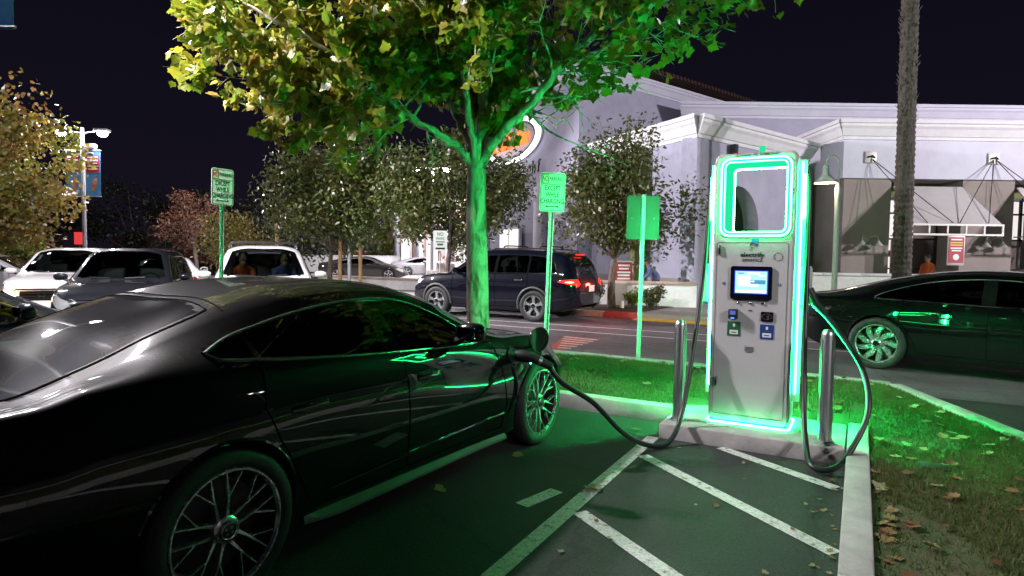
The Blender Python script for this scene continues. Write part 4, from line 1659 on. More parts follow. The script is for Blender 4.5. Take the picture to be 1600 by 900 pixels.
        mb.box((4.875, 0, .97 - .13), (.05, 1.05, .035))
        mb_put(mb, 'chrome_bar', M['chrome'], g, bevel=0.008)
        mb = MB()
        mb.box((4.90, 0, .47), (.02, .32, .15))
        mb_put(mb, 'number_plate', M['sign_white'], car, bevel=0.004)
        mb = MB()
        mb.box((-.012, 0, .80), (.02, .32, .15))
        mb_put(mb, 'number_plate', M['sign_white'], car, bevel=0.004)
        for s in (-1, 1):
            mb = MB()
            mb.tube([(3.60, s * .12 - .05, 1.168), (3.57, s * .45 - .05, 1.185)], .012, 5)
            mb_put(mb, 'wiper', M['black_plastic'], car)
    car['sh'] = 0
    del car['sh']
    return car, sh


# ---------------- the black sports saloon on charge
HB = 0.65
hero, hs = make_car('sports_saloon', 'glossy black sports saloon plugged into the charger in the foreground', HERO,
                    LT(-3.374, HB), PHI + R(90 - 1.9), 'paint_black', nx=210, style='mesh', rimr=.272, hero=True, trim_m='piano_black', spin=(0.15, 0.5))


def on_side(x, z, off=0.0):
    return hs.side_pt(x, z, -1, off)


# bright trim over the glass, roof seams, sill blade, fender vent
M['sill_grey'] = pbr('sill_grey', (0.10, 0.10, 0.10), 0.45, var=0.1)
M['satin_trim'] = pbr('satin_trim', (0.32, 0.33, 0.34), 0.22, 0.9)
mb = MB()
mb.tube([on_side(x, z, .009) for x, z in [(p.x, p.y) for p in catmull([Vector((*p, 0)) for p in HERO['dlo'][0:10]], 6)]], .0075, 6)
mb.build('roofline_trim', M['satin_trim'], hero, smooth=True)
mb = MB()
mb.tube([on_side(x, z, .009) for x, z in [(p.x, p.y) for p in catmull([Vector((*p, 0)) for p in HERO['dlo'][9:15] + HERO['dlo'][0:1]], 6)]], .006, 6)
mb.build('belt_trim', M['satin_trim'], hero, smooth=True)
mb = MB()
rg = [(.47 - .01, y, 0) for y in np.linspace(-.59, .59, 16)] + [(.47 + t_ * .82, .595 - .06 * t_, 0) for t_ in np.linspace(.05, 1, 14)] + [(1.33 + .03 * (1 - (y / .53) ** 2), y, 0) for y in np.linspace(.52, -.52, 16)] + [(1.29 - t_ * .82, -.535 - .06 * t_, 0) for t_ in np.linspace(.05, 1, 14)]
mb.loop([(x_, y_, hs.zat(x_, y_) + .001) for x_, y_, _ in rg], .005, 5)
mb.build('rear_window_seal', M['shut_line'], hero)
mb = MB()
seam = [(1.385 + .03 * (1 - (y / .55) ** 2), y, hs.zat(1.385 + .03 * (1 - (y / .55) ** 2), y) + .0005) for y in np.linspace(-.57, .57, 25)]
mb.tube(seam, .004, 5)
mb.build('roof_seam', M['shut_line'], hero)
mb = MB()
tail = [(.40 - .03 * (y / .6) ** 2, y, hs.zat(.40 - .03 * (y / .6) ** 2, y) + .0005) for y in np.linspace(-.66, .66, 25)]
mb.tube(tail, .004, 5)
mb.build('tailgate_seam', M['shut_line'], hero)
for s in (-1, 1):
    mb = MB()
    vs = []
    for i_, x in enumerate(np.linspace(1.60, 3.54, 26)):
        u_ = i_ / 25
        wd_ = .055 * min(1, u_ * 9 + .15) * (1 - .55 * u_)
        zb = float(hs.f['bot'](x)) + .085 - .03 * u_
        y_ = hs.yat(x, zb) - .004
        vs += [(x, s * y_, zb), (x, s * (y_ + wd_), zb - .030), (x, s * (y_ + wd_), zb - .046), (x, s * y_, zb - .05)]
    fs_ = []
    for i_ in range(25):
        for k_ in range(4):
            fs_.append((4 * i_ + k_, 4 * i_ + (k_ + 1) % 4, 4 * i_ + 4 + (k_ + 1) % 4, 4 * i_ + 4 + k_))
    mb.add(vs, fs_ + [(0, 1, 2, 3), (100, 101, 102, 103)])
    mb.build('sill_blade', M['sill_grey'], hero)
    mb = MB()
    vs = []
    for z in np.linspace(.36, .72, 12):
        x0 = 3.545 + .05 * math.sin((z - .36) / .36 * math.pi)
        vs += [hs.side_pt(x0, z, s, .003), hs.side_pt(x0 + .055 * (1 - abs(z - .54) / .26), z, s, .003)]
    mb.add(vs, [(2 * i, 2 * i + 1, 2 * i + 3, 2 * i + 2) for i in range(11)])
    mb.build('fender_vent', M['shut_line'], hero)
    mb = MB()
    mb.tube([hs.side_pt(x, .34 + .02 * (x - 1.7), s, .002) for x in np.linspace(1.75, 3.5, 18)], .007, 6)
    mb.build('door_crease', M['piano_black'], hero, smooth=True)
# charge port: recess, raised flap, plug
px, pz = 3.61, .805
pc = Vector(on_side(px, pz))
mb = MB()
lp = [hs.side_pt(px + .085 * math.cos(R(a)), pz + .065 * math.sin(R(a)), -1, .003) for a in range(0, 360, 20)]
mb.add(lp + [tuple(pc + Vector((0, -.003, 0)))], [(i, (i + 1) % 18, 18) for i in range(18)])
port = mb.build('charge_port', M['black_plastic'], hero)
mb = MB()
mb.loop(lp, .007, 6)
mb.build('port_rim', M['piano_black'], port, smooth=True)
mb = MB()
fl = [(px + .105 * math.cos(R(a)) + .23, pc.y - .09 - .028 * math.cos(R(a)), pz + .10 + .10 * math.sin(R(a))) for a in range(0, 360, 20)]
mb.add(fl + [(x - .0, y - .014, z + .004) for x, y, z in fl], [tuple(range(17, -1, -1)), tuple(range(18, 36))] + [(i, (i + 1) % 18, 18 + (i + 1) % 18, 18 + i) for i in range(18)])
mb.tube([tuple(pc + Vector((.07, .01, .03))), (px + .15, pc.y - .08, pz + .06)], .014, 6)
mb.build('port_flap', M['piano_black'], hero, smooth=True)
mb = MB()
mb.tube([tuple(pc + Vector((-.10, -.002, -.02))), tuple(pc + Vector((-.06, -.004, -.09))), tuple(pc + Vector((.05, -.004, -.10)))], .005, 5)
mb.build('port_crease', M['piano_black'], port)
# crest disc on the hub caps: raised quarter marks
for w in [c for c in hero.children if c.name.startswith('wheel') and not c.name.startswith('wheel_liner')]:
    mb = MB()
    for k, (dx, dz) in enumerate(((-.012, .012), (.012, .012), (-.012, -.012), (.012, -.012))):
        mb.box((dx, .1 + .0195, dz), (.016, .004, .016))
    mb.loop([(.036 * math.cos(R(a)), .119, .036 * math.sin(R(a))) for a in range(0, 360, 20)], .003, 5)
    mb.build('crest', M['chrome'], w)

# ---------------- the other vehicles
nb, nbs = make_car('parked_saloon', 'dark charcoal saloon in the next stall, only its bonnet showing', SPORT, LT(-6.95, -0.75), PHI + R(90), 'paint_grey', nx=90, scale=(1, .98, 1.04), rimr=.25)
hd = lambda x, y: math.atan2(y, x)
dh = (.36, -.933)


def front_at(p, d, L):
    return (p[0] - d[0] * L, p[1] - d[1] * L, 0.0)


c1, _ = make_car('dark_crossover', 'dark grey crossover facing the camera beside the left sign post', SUV, front_at((-6.35, 9.75), dh, 4.33), hd(*dh), 'paint_graphite', nx=80,
                 scale=(.885, .93, .93), rimr=.235, pane_m='glass_mid')
c2, _ = make_car('white_crossover', 'white crossover with glowing amber headlamp at the left edge', SUV, front_at((-9.2, 12.25), dh, 4.33), hd(*dh), 'paint_white', nx=80,
                 scale=(.885, .93, .93), rimr=.235, pane_m='glass_mid')
c3, _ = make_car('white_suv', 'white SUV with two people inside, facing the camera behind the black roof', SUV, front_at((-3.95, 10.0), (.37, -.929), 4.6), hd(.37, -.929), 'paint_white', nx=80,
                 scale=(.94, .96, .98), rimr=.24, pane_m='glass_mid', roof_rails=True)
c4, c4s = make_car('family_suv', 'black family SUV with glowing red tail lamp driving along the aisle', SUV, (*LT(-5.62, 14.05)[:2], 0.0), math.atan2(-UY, -UX), 'paint_navy', nx=110,
                   scale=(1, 1, 1), rimr=.25, roof_rails=True, clad=True, tail_on=True)
ms = (.74, -.673)
c5, c5s = make_car('black_liftback', 'black liftback with pale turbine wheels pulling away at the right edge', SPORT,
                   (5.25 - ms[0] * 1.15 - ms[1] * -.0, 8.95 - ms[1] * 1.15, 0.0), hd(*ms), 'paint_black', nx=110, scale=(1.0, .99, 1.05), style='turbine', rimr=.262)
c5.location = (c5.location.x + .95 * -ms[1] * 1.0, c5.location.y + .95 * ms[0] * 1.0, 0.0)
c6, _ = make_car('taupe_saloon', 'dark saloon parked behind the wooden posts, far left of the pair', SPORT, (-11.0, 36.0, 0), R(4), 'paint_taupe', nx=50, scale=(.98, .95, 1.0), group='far parked saloons')
c7, _ = make_car('silver_saloon', 'silver saloon parked beyond the posts, nearest the white column', SPORT, (-8.1, 42.0, 0), R(4), 'paint_silver', nx=50, scale=(.98, .95, 1.0), group='far parked saloons')
c8, _ = make_car('white_saloon', 'white saloon with red tail lamp showing behind the left sign post', SPORT, (-8.4, 15.2, 0), R(118), 'paint_white', nx=50, scale=(.95, .95, 1.02))
c9, _ = make_car('silver_hatch', 'grey saloon at the far left edge below the autumn tree', SPORT, (-17.4, 17.5, 0), R(12), 'paint_silver', nx=50, scale=(.95, .95, 1.02))


def lamp_on(car, x, y, z, mat, r=.07, name='lit_lamp'):
    mb = MB()
    mb.lathe([(r, 0), (r * .8, .02), (0, .03)], 14, Matrix.Translation((x, y, z)) @ Matrix.Rotation(R(90), 4, 'Y'))
    return mb.build(name, mat, car, smooth=True)


def car_light(car, x, y, z, watts, col, name, aim=None, size=.06):
    ld = bpy.data.lights.new(name, 'SPOT' if aim else 'POINT')
    ld.energy = watts
    ld.color = col
    ld.shadow_soft_size = size
    o = bpy.data.objects.new(name, ld)
    COL.objects.link(o)
    o.parent = car
    o.location = (x, y, z)
    if aim:
        ld.spot_size = R(aim[0])
        ld.spot_blend = 0.25
        o.rotation_euler = (0, R(-90 + aim[1]), R(aim[2]))
    return o


# white crossover: amber side lamps and headlamps glowing
for s in (-1, 1):
    lamp_on(c2, 4.19, s * .56, .84, M['white_lit'], .075)
    lamp_on(c2, 4.215, s * .58, .73, M['amber_lit'], .07)
car_light(c2, 4.45, -.62, .80, 20, (1.0, .45, .12), 'headlamp_light')
# dark saloon brake lamps of the liftback and the family SUV
for s in (-1, 1):
    mb = MB()
    mb.tube([(.10, s * .78, .905), (.28, s * .90, .90)], .018, 6)
    mb.build('lit_lamp', M['tail_lit'], c5)
    car_light(c4, -.28, s * .62, .95, 14, (1.0, .06, .04), 'tail_light_glow')
for s in (-1, 1):
    mb = MB()
    mb.tube([c4s.side_pt(x_, .962, s, .004) for x_ in (.10, .16, .22, .28)], [.010, .020, .018, .008], 6)
    mb.build('lamp_core', M['tail_core'], c4)
mb = MB()
mb.box((.30, 0, 1.60), (.04, .45, .025))
mb.build('brake_strip', M['tail_lit'], c4)
# far white saloon tail lamps
for s in (-1, 1):
    mb = MB()
    mb.tube([(.02, s * .40, .86), (.10, s * .72, .87)], .03, 6)
    mb.build('lit_lamp', M['tail_lit'], c8)
# ================================================================== CHARGER
M['cab_white'] = pbr('cabinet_grey', (0.50, 0.49, 0.50), 0.42, var=0.05, vscale=3, coat=0.25, bump=0.05, bscale=120)
M['led'] = glow('led_tube', (0.016, 1.0, 0.21), LED)
M['led_hidden'] = glow('led_hidden', (0.016, 1.0, 0.21), LED_HIDDEN)
M['led_back'] = glow('led_back', (0.016, 1.0, 0.21), LED_BACK)
M['led_foot'] = glow('led_foot', (0.016, 1.0, 0.21), LED_FOOT)
M['led_soft'] = glow('led_panel', (0.02, 1.0, 0.42), 0.85)
M['screen_bezel'] = pbr('screen_bezel', (0.006, 0.006, 0.012), 0.12, coat=1.0)
M['led_blue'] = glow('led_blue', (0.10, 0.25, 1.0), 3.0)
M['reader_screen'] = glow('reader_screen', (0.16, 0.20, 0.75), 0.7)
M['sticker_green'] = pbr('sticker_green', (0.015, 0.13, 0.05), 0.4)
M['sticker_blue'] = pbr('sticker_blue', (0.015, 0.05, 0.26), 0.4)
M['print_grey'] = pbr('print_grey', (0.09, 0.09, 0.10), 0.6)
M['print_dark'] = pbr('print_dark', (0.012, 0.012, 0.014), 0.6)
M['logo_blue'] = pbr('logo_blue', (0.02, 0.22, 0.50), 0.5)
M['logo_green'] = pbr('logo_green', (0.16, 0.40, 0.03), 0.5)
M['logo_navy'] = pbr('logo_navy', (0.03, 0.10, 0.22), 0.5)

ch = thing('ev_charger', 'tall grey charging cabinet with glowing green framed window and touch screen', 'charger', LT(-0.807, 5.655, 0.13), PHI)
W, D, H = 0.66, 0.44, 2.34
SW = 1 / 1.0
out_l = rrect(W, H - .02, 0.055, 6, 0, (H - .02) / 2 + .02)
hole = rrect(0.50, 0.60, 0.05, 6, 0.01, 1.965)
o = plate('cabinet', [out_l, hole], D - 0.02, M['cab_white'], ch, loc=(0, D / 2, 0), bevel=0.022)
o.data.polygons.foreach_set('use_smooth', [True] * len(o.data.polygons))
try:
    o.data.set_sharp_from_angle(angle=R(35))
except Exception:
    pass
# light frame round the window, front and back
ring_o = lambda y, g, r, nm: MB().loop([(x, y, z) for x, z in rrect(0.50 + g, 0.60 + g, 0.05 + g / 2, 8, 0.01, 1.965)], r, 8).build(nm, M['led_back' if y > .2 else 'led'], ch, smooth=True)
plate('light_frame', [rrect(0.575, 0.675, 0.085, 8, 0.01, 1.965), rrect(0.49, 0.59, 0.05, 8, 0.01, 1.965)], 0.012, M['led_soft'], ch, loc=(0, 0.004, 0))
plate('light_frame', [rrect(0.575, 0.675, 0.085, 8, 0.01, 1.965), rrect(0.49, 0.59, 0.05, 8, 0.01, 1.965)], 0.012, M['led_soft'], ch, loc=(0, D - 0.004, 0))
ring_o(-0.004, 0.055, 0.0085, 'led_tube')
ring_o(-0.006, -0.004, 0.006, 'led_tube')
ring_o(D - 0.03, -0.022, 0.0065, 'led_tube')
ring_o(D + 0.012, 0.03, 0.009, 'led_tube')
mb = MB()
lp = rrect(0.492, 0.592, 0.046, 8, 0.01, 1.965)
n = len(lp)
mb.add([(x, 0.012, z) for x, z in lp] + [(x, D - 0.02, z) for x, z in lp], [(i, n + i, n + (i + 1) % n, (i + 1) % n) for i in range(n)])
mb.build('window_reveal', M['led_soft'], ch, smooth=True)
# side light strips, foot light, top rod
for s in (-1, 1):
    mb = MB()
    mb.box((s * (W / 2 + .014), D * .42, 1.22), (.024, .10, 1.95))
    st = mb.build('side_rail', M['cab_white'], ch, bevel=0.008)
    mb = MB()
    mb.tube([(s * (W / 2 + .030), D * .30, .30), (s * (W / 2 + .030), D * .30, 2.26)], .009, 8)
    mb.build('led_tube', M['led'], st)
    mb = MB()
    mb.box((s * (W / 2 + .030), D * .46, 1.25), (.062, .010, 2.06))
    mb.build('added_baffle', M['cab_white'], st)  # added baffle, keeps the hidden tube's light off the asphalt in front
    mb = MB()
    mb.tube([(s * (W / 2 + .032), D * .56, .28), (s * (W / 2 + .032), D * .56, 1.02)], .009, 8)
    mb.tube([(s * (W / 2 + .032), D * .56, 1.42), (s * (W / 2 + .032), D * .56, 2.15)], .009, 8)
    mb.build('led_tube', M['led_hidden'], st)  # added tube hidden behind the baffle, casts most of the green light
    mb = MB()
    mb.tube([(s * (W / 2 + .050), D * .36, 1.78), (s * (W / 2 + .050), D * .36, 2.16)], .011, 8)
    mb.tube([(s * (W / 2 + .005), D * .36, 1.80), (s * (W / 2 + .050), D * .36, 1.80)], .008, 6)
    mb.tube([(s * (W / 2 + .005), D * .36, 2.14), (s * (W / 2 + .050), D * .36, 2.14)], .008, 6)
    mb.build('led_tube', M['led'], st)
    # cable holster
    mb = MB()
    mb.box((s * (W / 2 + .075), D * .50, 1.22), (.10, .15, .34))
    mb.build('holster', M['cab_white'], ch, bevel=0.03)
    mb = MB()
    mb.tube([(s * (W / 2 - .02), D * .62, 2.20), (s * (W / 2 + .06), D * .62, 2.20)], .035, 10)
    mb.build('cable_gland', M['black_plastic'], ch, smooth=True)
mb = MB()
mb.loop([(x, y + D / 2, .012) for x, y in rrect(W + .012, D + .012, .05, 5)], .010, 6)
mb.build('foot_light', M['led_foot'], ch, smooth=True)
mb = MB()
mb.box((0, D / 2, .028), (W - .03, D - .03, .03))
mb.build('plinth', M['dark_metal'], ch)
mb = MB()
mb.box((.02, D * .6, H + .045), (.045, .045, .09))
mb.build('top_beacon', M['led_soft'], ch, bevel=0.006)
# screen
F = 0.0085
plate('screen_bezel', [rrect(0.335, 0.285, 0.018, 4, 0.0, 1.235)], 0.022, M['screen_bezel'], ch, loc=(0, F - 0.006, 0))


def screen_mat():
    m = bpy.data.materials.new('touch_screen')
    m.use_nodes = True
    nt = m.node_tree
    nt.nodes.clear()
    N, Lk = nt.nodes, nt.links
    o = N.new('ShaderNodeOutputMaterial'); e = N.new('ShaderNodeEmission')
    e.inputs['Color'].default_value = (0.42, 0.80, 1.0, 1)
    e.inputs['Strength'].default_value = 1.25
    Lk.new(e.outputs[0], o.inputs['Surface'])
    return m


M['screen'] = screen_mat()
M['screen_white'] = glow('screen_white', (0.88, 0.97, 1.0), 1.6)
M['screen_teal'] = glow('screen_teal', (0.10, 0.42, 0.66), 0.9)
M['screen_rim'] = glow('screen_rim', (0.03, 0.10, 0.75), 1.1)
sc_ = plate('screen', [rrect(0.27, 0.20, 0.004, 2, 0.0, 1.242)], 0.004, M['screen_rim'], ch, loc=(0, F - 0.0185, 0))
pl = lambda nm, x, z, w, h, m_, dy: plate(nm, [[(x - w / 2, z - h / 2), (x + w / 2, z - h / 2), (x + w / 2, z + h / 2), (x - w / 2, z + h / 2)]], 0.001, M[m_], sc_, loc=(0, dy, 0))
pl('display', 0, 1.243, .255, .185, 'screen', -.003)
for (x, z, w, h, m_) in ((-.055, 1.262, .10, .070, 'screen_white'), (.055, 1.245, .12, .034, 'screen_teal'), (0.02, 1.318, .10, .014, 'screen_white'), (-.02, 1.218, .16, .020, 'screen_white'),
                         (0, 1.164, .245, .022, 'screen_white'), (.085, 1.30, .06, .012, 'screen_white'), (-.085, 1.318, .05, .008, 'screen_teal'), (.015, 1.25, .025, .012, 'screen_white')):
    pl('print_block', x, z, w, h, m_, -.004 - .0006 * (x > .01) - .0004 * (w < .03))
for x in (-.10, 0, .10):
    mb = MB()
    mb.lathe([(.012, 0), (.012, .006), (.007, .010), (0, .010)], 12, Matrix.Translation((x, F, 1.062)) @ Matrix.Rotation(R(90), 4, 'X'))
    mb.build('button', M['chrome'], ch, smooth=True)
# card reader, contactless pad, stickers
mb = MB()
mb.box((-.135, F - .028, .965), (.075, .056, .085))
rd = mb.build('card_reader', M['black_plastic'], ch, bevel=0.008)
plate('reader_screen', [rrect(.046, .034, .003, 2, -.135, .978)], .002, M['reader_screen'], rd, loc=(0, F - .058, 0))
plate('status_light', [rrect(.03, .008, .003, 2, -.135, .932)], .004, M['led_blue'], rd, loc=(0, F - .058, 0))
pad = plate('contactless_pad', [rrect(.098, .082, .006, 3, .135, .955)], .008, M['screen_bezel'], ch, loc=(0, F - .004, 0))
for k, r_ in enumerate((.009, .016, .023)):
    mb = MB()
    mb.tube([(.128 + r_ * math.cos(R(a)), -.0048, .955 + r_ * math.sin(R(a))) for a in range(-50, 51, 20)], .0016, 5)
    mb.build('wave_mark', M['print_grey'], pad)
mb = MB()
mb.loop([(.135 + .038 * math.cos(R(a)), -.0048, .955 + .024 * math.sin(R(a))) for a in range(0, 360, 20)], .0014, 5)
mb.build('wave_mark', M['print_grey'], pad)
for (x, z, m_) in ((-.130, .835, 'sticker_green'), (.137, .825, 'sticker_blue')):
    st = plate('sticker', [rrect(.108, .125, .003, 2, x, z)], .002, M[m_], ch, loc=(0, F - .001, 0))
    plate('sticker_label', [rrect(.07, .036, .002, 2, x, z - .028)], .001, M['sign_white'], st, loc=(0, -.0018, 0))
    plate('sticker_print', [rrect(.042, .008, .001, 2, x, z - .03)], .001, M['print_dark'], st, loc=(0, -.0032, 0))
    plate('sticker_print', [rrect(.05, .006, .001, 2, x, z + .008)], .001, M['print_grey'], st, loc=(0, -.0018, 0))
    plate('sticker_print', [rrect(.018, .026, .006, 3, x, z + .032)], .001, M['sign_white'], st, loc=(0, -.0018, 0))
for k in range(5):
    plate('notice_print', [rrect(.075 if k < 4 else .05, .005, .001, 1, 0, .685 - k * .011)], .001, M['print_grey'], ch, loc=(0, F - .0012, 0))
plate('notice_print', [rrect(.03, .012, .001, 1, 0, 1.0)], .001, M['print_grey'], ch, loc=(0, F - .0012, 0))
# badges 1 and 2
for (x, s_) in ((-.225, '1'), (.225, '2')):
    b_ = plate('port_badge', [[(x + .013 * math.cos(R(a)), 1.225 + .013 * math.sin(R(a))) for a in range(0, 360, 20)]], .001, M['logo_navy'], ch, loc=(0, F - .001, 0))
    text(s_, .022, M['sign_white'], b_, (x, -.0014, 1.225))
# name and round label
text('electrify', .056, M['print_dark'], ch, (0.0, F - .0015, 1.475), xs=1.05, bold=.0008)
text('america', .050, M['print_grey'], ch, (0.0, F - .0012, 1.434), xs=1.05)
lg = plate('logo_mark', [[(.0, 1.615), (.05, 1.615), (.04, 1.580), (-.012, 1.578)]], .001, M['logo_blue'], ch, loc=(0, F - .0012, 0))
plate('logo_arc', [[(-.025, 1.545), (-.02, 1.57), (0, 1.582), (.02, 1.58), (.04, 1.565), (.05, 1.578), (.044, 1.548), (.012, 1.548), (.008, 1.556), (.028, 1.558), (.01, 1.570), (-.008, 1.565), (-.015, 1.548)]], .001, M['logo_navy'], lg, loc=(0, 0, 0))
plate('logo_bolt', [[(-.012, 1.545), (.012, 1.540), (-.018, 1.505)]], .001, M['logo_green'], lg, loc=(0, 0, 0))
rl = MB()
rl.loop([(.205 + .034 * math.cos(R(a)), F - .001, 1.462 + .034 * math.sin(R(a))) for a in range(0, 360, 15)], .0018, 5)
rl.build('round_label', M['print_grey'], ch)
text('Charger ID 210006-01', .034, M['print_dark'], ch, (0.02, F - .0012, 2.322), xs=1.12)
# door latches
for z in (1.515, .36):
    mb = MB()
    mb.box((-.268, F - .007, z), (.026, .018, .085))
    la = mb.build('latch', M['steel'], ch, bevel=0.004)
    mb = MB()
    mb.box((-.268, F - .018, z - .008), (.012, .008, .05))
    mb.build('latch_lever', M['dark_metal'], la, bevel=0.002)
mb = MB()
mb.loop([(x, F + .0005, z) for x, z in rrect(.575, 1.50, .02, 3, -.005, .83)], .0018, 4)
mb.build('door_gap', M['print_grey'], ch)

# charging cables: things of their own, with plug
def lots(pts):
    return [Vector(LT(*p)) for p in pts]


plug_w = hero.matrix_world  # filled after the depsgraph update
bpy.context.view_layer.update()
pw = hero.matrix_world @ (pc + Vector((0.0, 0.0, 0.0)))
outd = (Vector((UX, UY, 0)))
fwd = Vector((HX, HY, 0))
p1 = pw + outd * .03
p2 = pw + outd * .16 + Vector((0, 0, -.015)) + fwd * .03
p3 = p2 + outd * .10 + Vector((0, 0, -.05)) + fwd * .05
cab = thing('charging_cable', 'black charging cable sagging from the cabinet to the sports saloon', 'cable', tuple(p3 * 1.0)[:2] + (0.0,), 0, 'charging cables')
cl = cab.location.copy()
M['cable'] = pbr('cable_rubber', (0.014, 0.014, 0.015), 0.38, bump=0.05, bscale=200)
path = [p3, p3 + outd * .10 + fwd * .06 + Vector((0, 0, -.14)), Vector(LT(-1.80, 4.60, .42)), Vector(LT(-1.62, 4.78, .17)), Vector(LT(-1.46, 4.95, .045)), Vector(LT(-1.34, 5.14, .04)),
        Vector(LT(-1.29, 5.34, .22)), Vector(LT(-1.265, 5.50, .60)), Vector(LT(-1.235, 5.70, 1.2)), Vector(LT(-1.22, 5.83, 1.75)), Vector(LT(-1.21, 5.90, 2.18)), Vector(LT(-1.20, 5.928, 2.33))]
mb = MB()
mb.tube([p - cl for p in catmull(path, 8)], .0215, 10)
mb.build('cable', M['cable'], cab, smooth=True)
mb = MB()
mb.tube([p - cl for p in (p1, p1 + outd * .05, p2, p3, p3 + (p3 - p2) * .3)], [.045, .050, .040, .032, .025], 12)
pg = mb.build('plug', M['black_plastic'], cab, smooth=True)
mb = MB()
mb.tube([p - cl for p in (p2 + (p3 - p2) * .35, p2 + (p3 - p2) * .55)], .039, 12)
mb.build('plug_band', M['steel'], pg, smooth=True)
cab2 = thing('charging_cable', 'black charging cable hanging in a loop at the right of the cabinet', 'cable', LT(-0.19, 5.15, 0.0), 0, 'charging cables')
c2l = cab2.location.copy()
path = [LT(da - .48 + .065, db - .16, dz) for da, db, dz in ((0, 6.088, 2.33), (.015, 6.05, 2.1), (.025, 5.98, 1.6), (.035, 5.85, 1.0), (.06, 5.65, .45), (.10, 5.42, .16), (.16, 5.22, .05), (.32, 5.24, .07), (.46, 5.44, .28), (.51, 5.55, .50), (.45, 5.72, .75), (.26, 5.88, 1.02), (.10, 5.98, 1.20), (.04, 6.0, 1.30))]
mb = MB()
mb.tube([p - c2l for p in catmull([Vector(p) for p in path], 8)], .0215, 10)
mb.build('cable', M['cable'], cab2, smooth=True)
mb = MB()
mb.tube([Vector(p) - c2l for p in (LT(-.235, 5.78, 1.12), LT(-.315, 5.82, 1.20), LT(-.375, 5.84, 1.32))], [.028, .034, .042], 10)
mb.build('plug', M['black_plastic'], cab2, smooth=True)

# bollards: steel tube with reflective grooves and domed cap
for i, (a, b_) in enumerate(((-1.366, 5.55), (-0.20, 5.50))):
    t = thing('bollard', ['polished steel bollard left of the charging cabinet', 'polished steel bollard right of the charging cabinet, inside the cable loop'][i], 'bollard', LT(a, b_, 0.13), PHI, 'steel bollards by the charger')
    mb = MB()
    mb.lathe([(.048, 0), (.048, .85), (.044, .875), (.028, .893), (0, .898)], 28)
    mb.build('post', M['steel'], t, smooth=True)
    for k in range(8):
        an = 2 * math.pi * k / 8
        mb = MB()
        mb.tube([(.049 * math.cos(an), .049 * math.sin(an), .02), (.049 * math.cos(an), .049 * math.sin(an), .82)], .005, 5)
        mb.build('rib', M['steel'], t, smooth=True)
    mb = MB()
    mb.lathe([(.075, 0), (.075, .008), (.05, .012)], 24)
    mb.build('base_ring', M['steel'], t)

# ================================================================== SIGNS ON POSTS
def u_post(name, parent, h, lean=0.0):
    mb = MB()
    mb.prism([(-.030, -.012), (-.022, -.012), (-.014, .016), (.014, .016), (.022, -.012), (.030, -.012), (.030, -.008), (.026, -.008), (.018, .020), (-.018, .020), (-.026, -.008), (-.030, -.008)], 0, h)
    o = mb.build(name, M['galv'], parent)
    k = MB()
    for i in range(int(h / .0508)):
        k.lathe([(.0055, 0), (.0055, .002), (0, .002)], 6, Matrix.Translation((0, .0152, .03 + i * .0508)) @ Matrix.Rotation(R(90), 4, 'X'))
        k.lathe([(.0055, 0), (.0055, .002), (0, .002)], 6, Matrix.Translation((0, .0208, .03 + i * .0508)) @ Matrix.Rotation(R(-90), 4, 'X'))
    q = k.build('post_holes', M['shut_line'], o)
    q['kind'] = 'stuff'
    return o


def parking_sign(label, loc, rz, top, w, h, lean):
    t = thing('parking_sign', label, 'sign', loc, rz, 'green-lit parking signs')
    t.rotation_euler = (0, R(lean), rz)
    u_post('post', t, top - loc[2] - .005)
    zc = top - loc[2] - h / 2
    pn = plate('panel', [rrect(w, h, .035, 5, 0, zc)], .004, M['sign_white'], t, loc=(0, -.022, 0))
    plate('border', [rrect(w - .02, h - .02, .028, 5, 0, zc), rrect(w - .032, h - .032, .023, 5, 0, zc)], .001, M['ink'], pn, loc=(0, -.003, 0))
    s = h / .457
    y = -.003
    plate('red_square', [[(-.13 * s, zc + .205 * s), (-.05 * s, zc + .205 * s), (-.05 * s, zc + .10 * s), (-.13 * s, zc + .10 * s)],
                         [(-.123 * s, zc + .198 * s), (-.057 * s, zc + .198 * s), (-.057 * s, zc + .107 * s), (-.123 * s, zc + .107 * s)]], .001, M['sign_red'], pn, loc=(0, y, 0))
    text('NO', .095 * s, M['sign_red'], pn, (-.09 * s, y, zc + .152 * s), xs=.42, bold=.001)
    text('PARKING', .060 * s, M['ink'], pn, (.037 * s, y, zc + .155 * s), xs=.62, bold=.001)
    plate('rule', [[(-.13 * s, zc + .094 * s), (.13 * s, zc + .094 * s), (.13 * s, zc + .088 * s), (-.13 * s, zc + .088 * s)]], .001, M['ink'], pn, loc=(0, y, 0))
    for (tx, dz) in (('EXCEPT', .045), ('WHILE', -.032), ('CHARGING', -.108)):
        text(tx, .080 * s, M['ink'], pn, (0, y, zc + dz * s), xs=.66, bold=.001)
    zz = zc - .168 * s
    plate('arrow', [[(-.085 * s, zz), (-.055 * s, zz + .014 * s), (-.055 * s, zz + .005 * s), (.055 * s, zz + .005 * s), (.055 * s, zz + .014 * s), (.085 * s, zz), (.055 * s, zz - .014 * s), (.055 * s, zz - .005 * s), (-.055 * s, zz - .005 * s), (-.055 * s, zz - .014 * s)]], .001, M['ink'], pn, loc=(0, y, 0))
    for dz in (.205, -.205):
        mb = MB()
        mb.lathe([(.008, 0), (.006, .005), (0, .006)], 8, Matrix.Translation((0, -.024, zc + dz * s)) @ Matrix.Rotation(R(90), 4, 'X'))
        mb.build('bolt', M['galv'], pn)
    return t


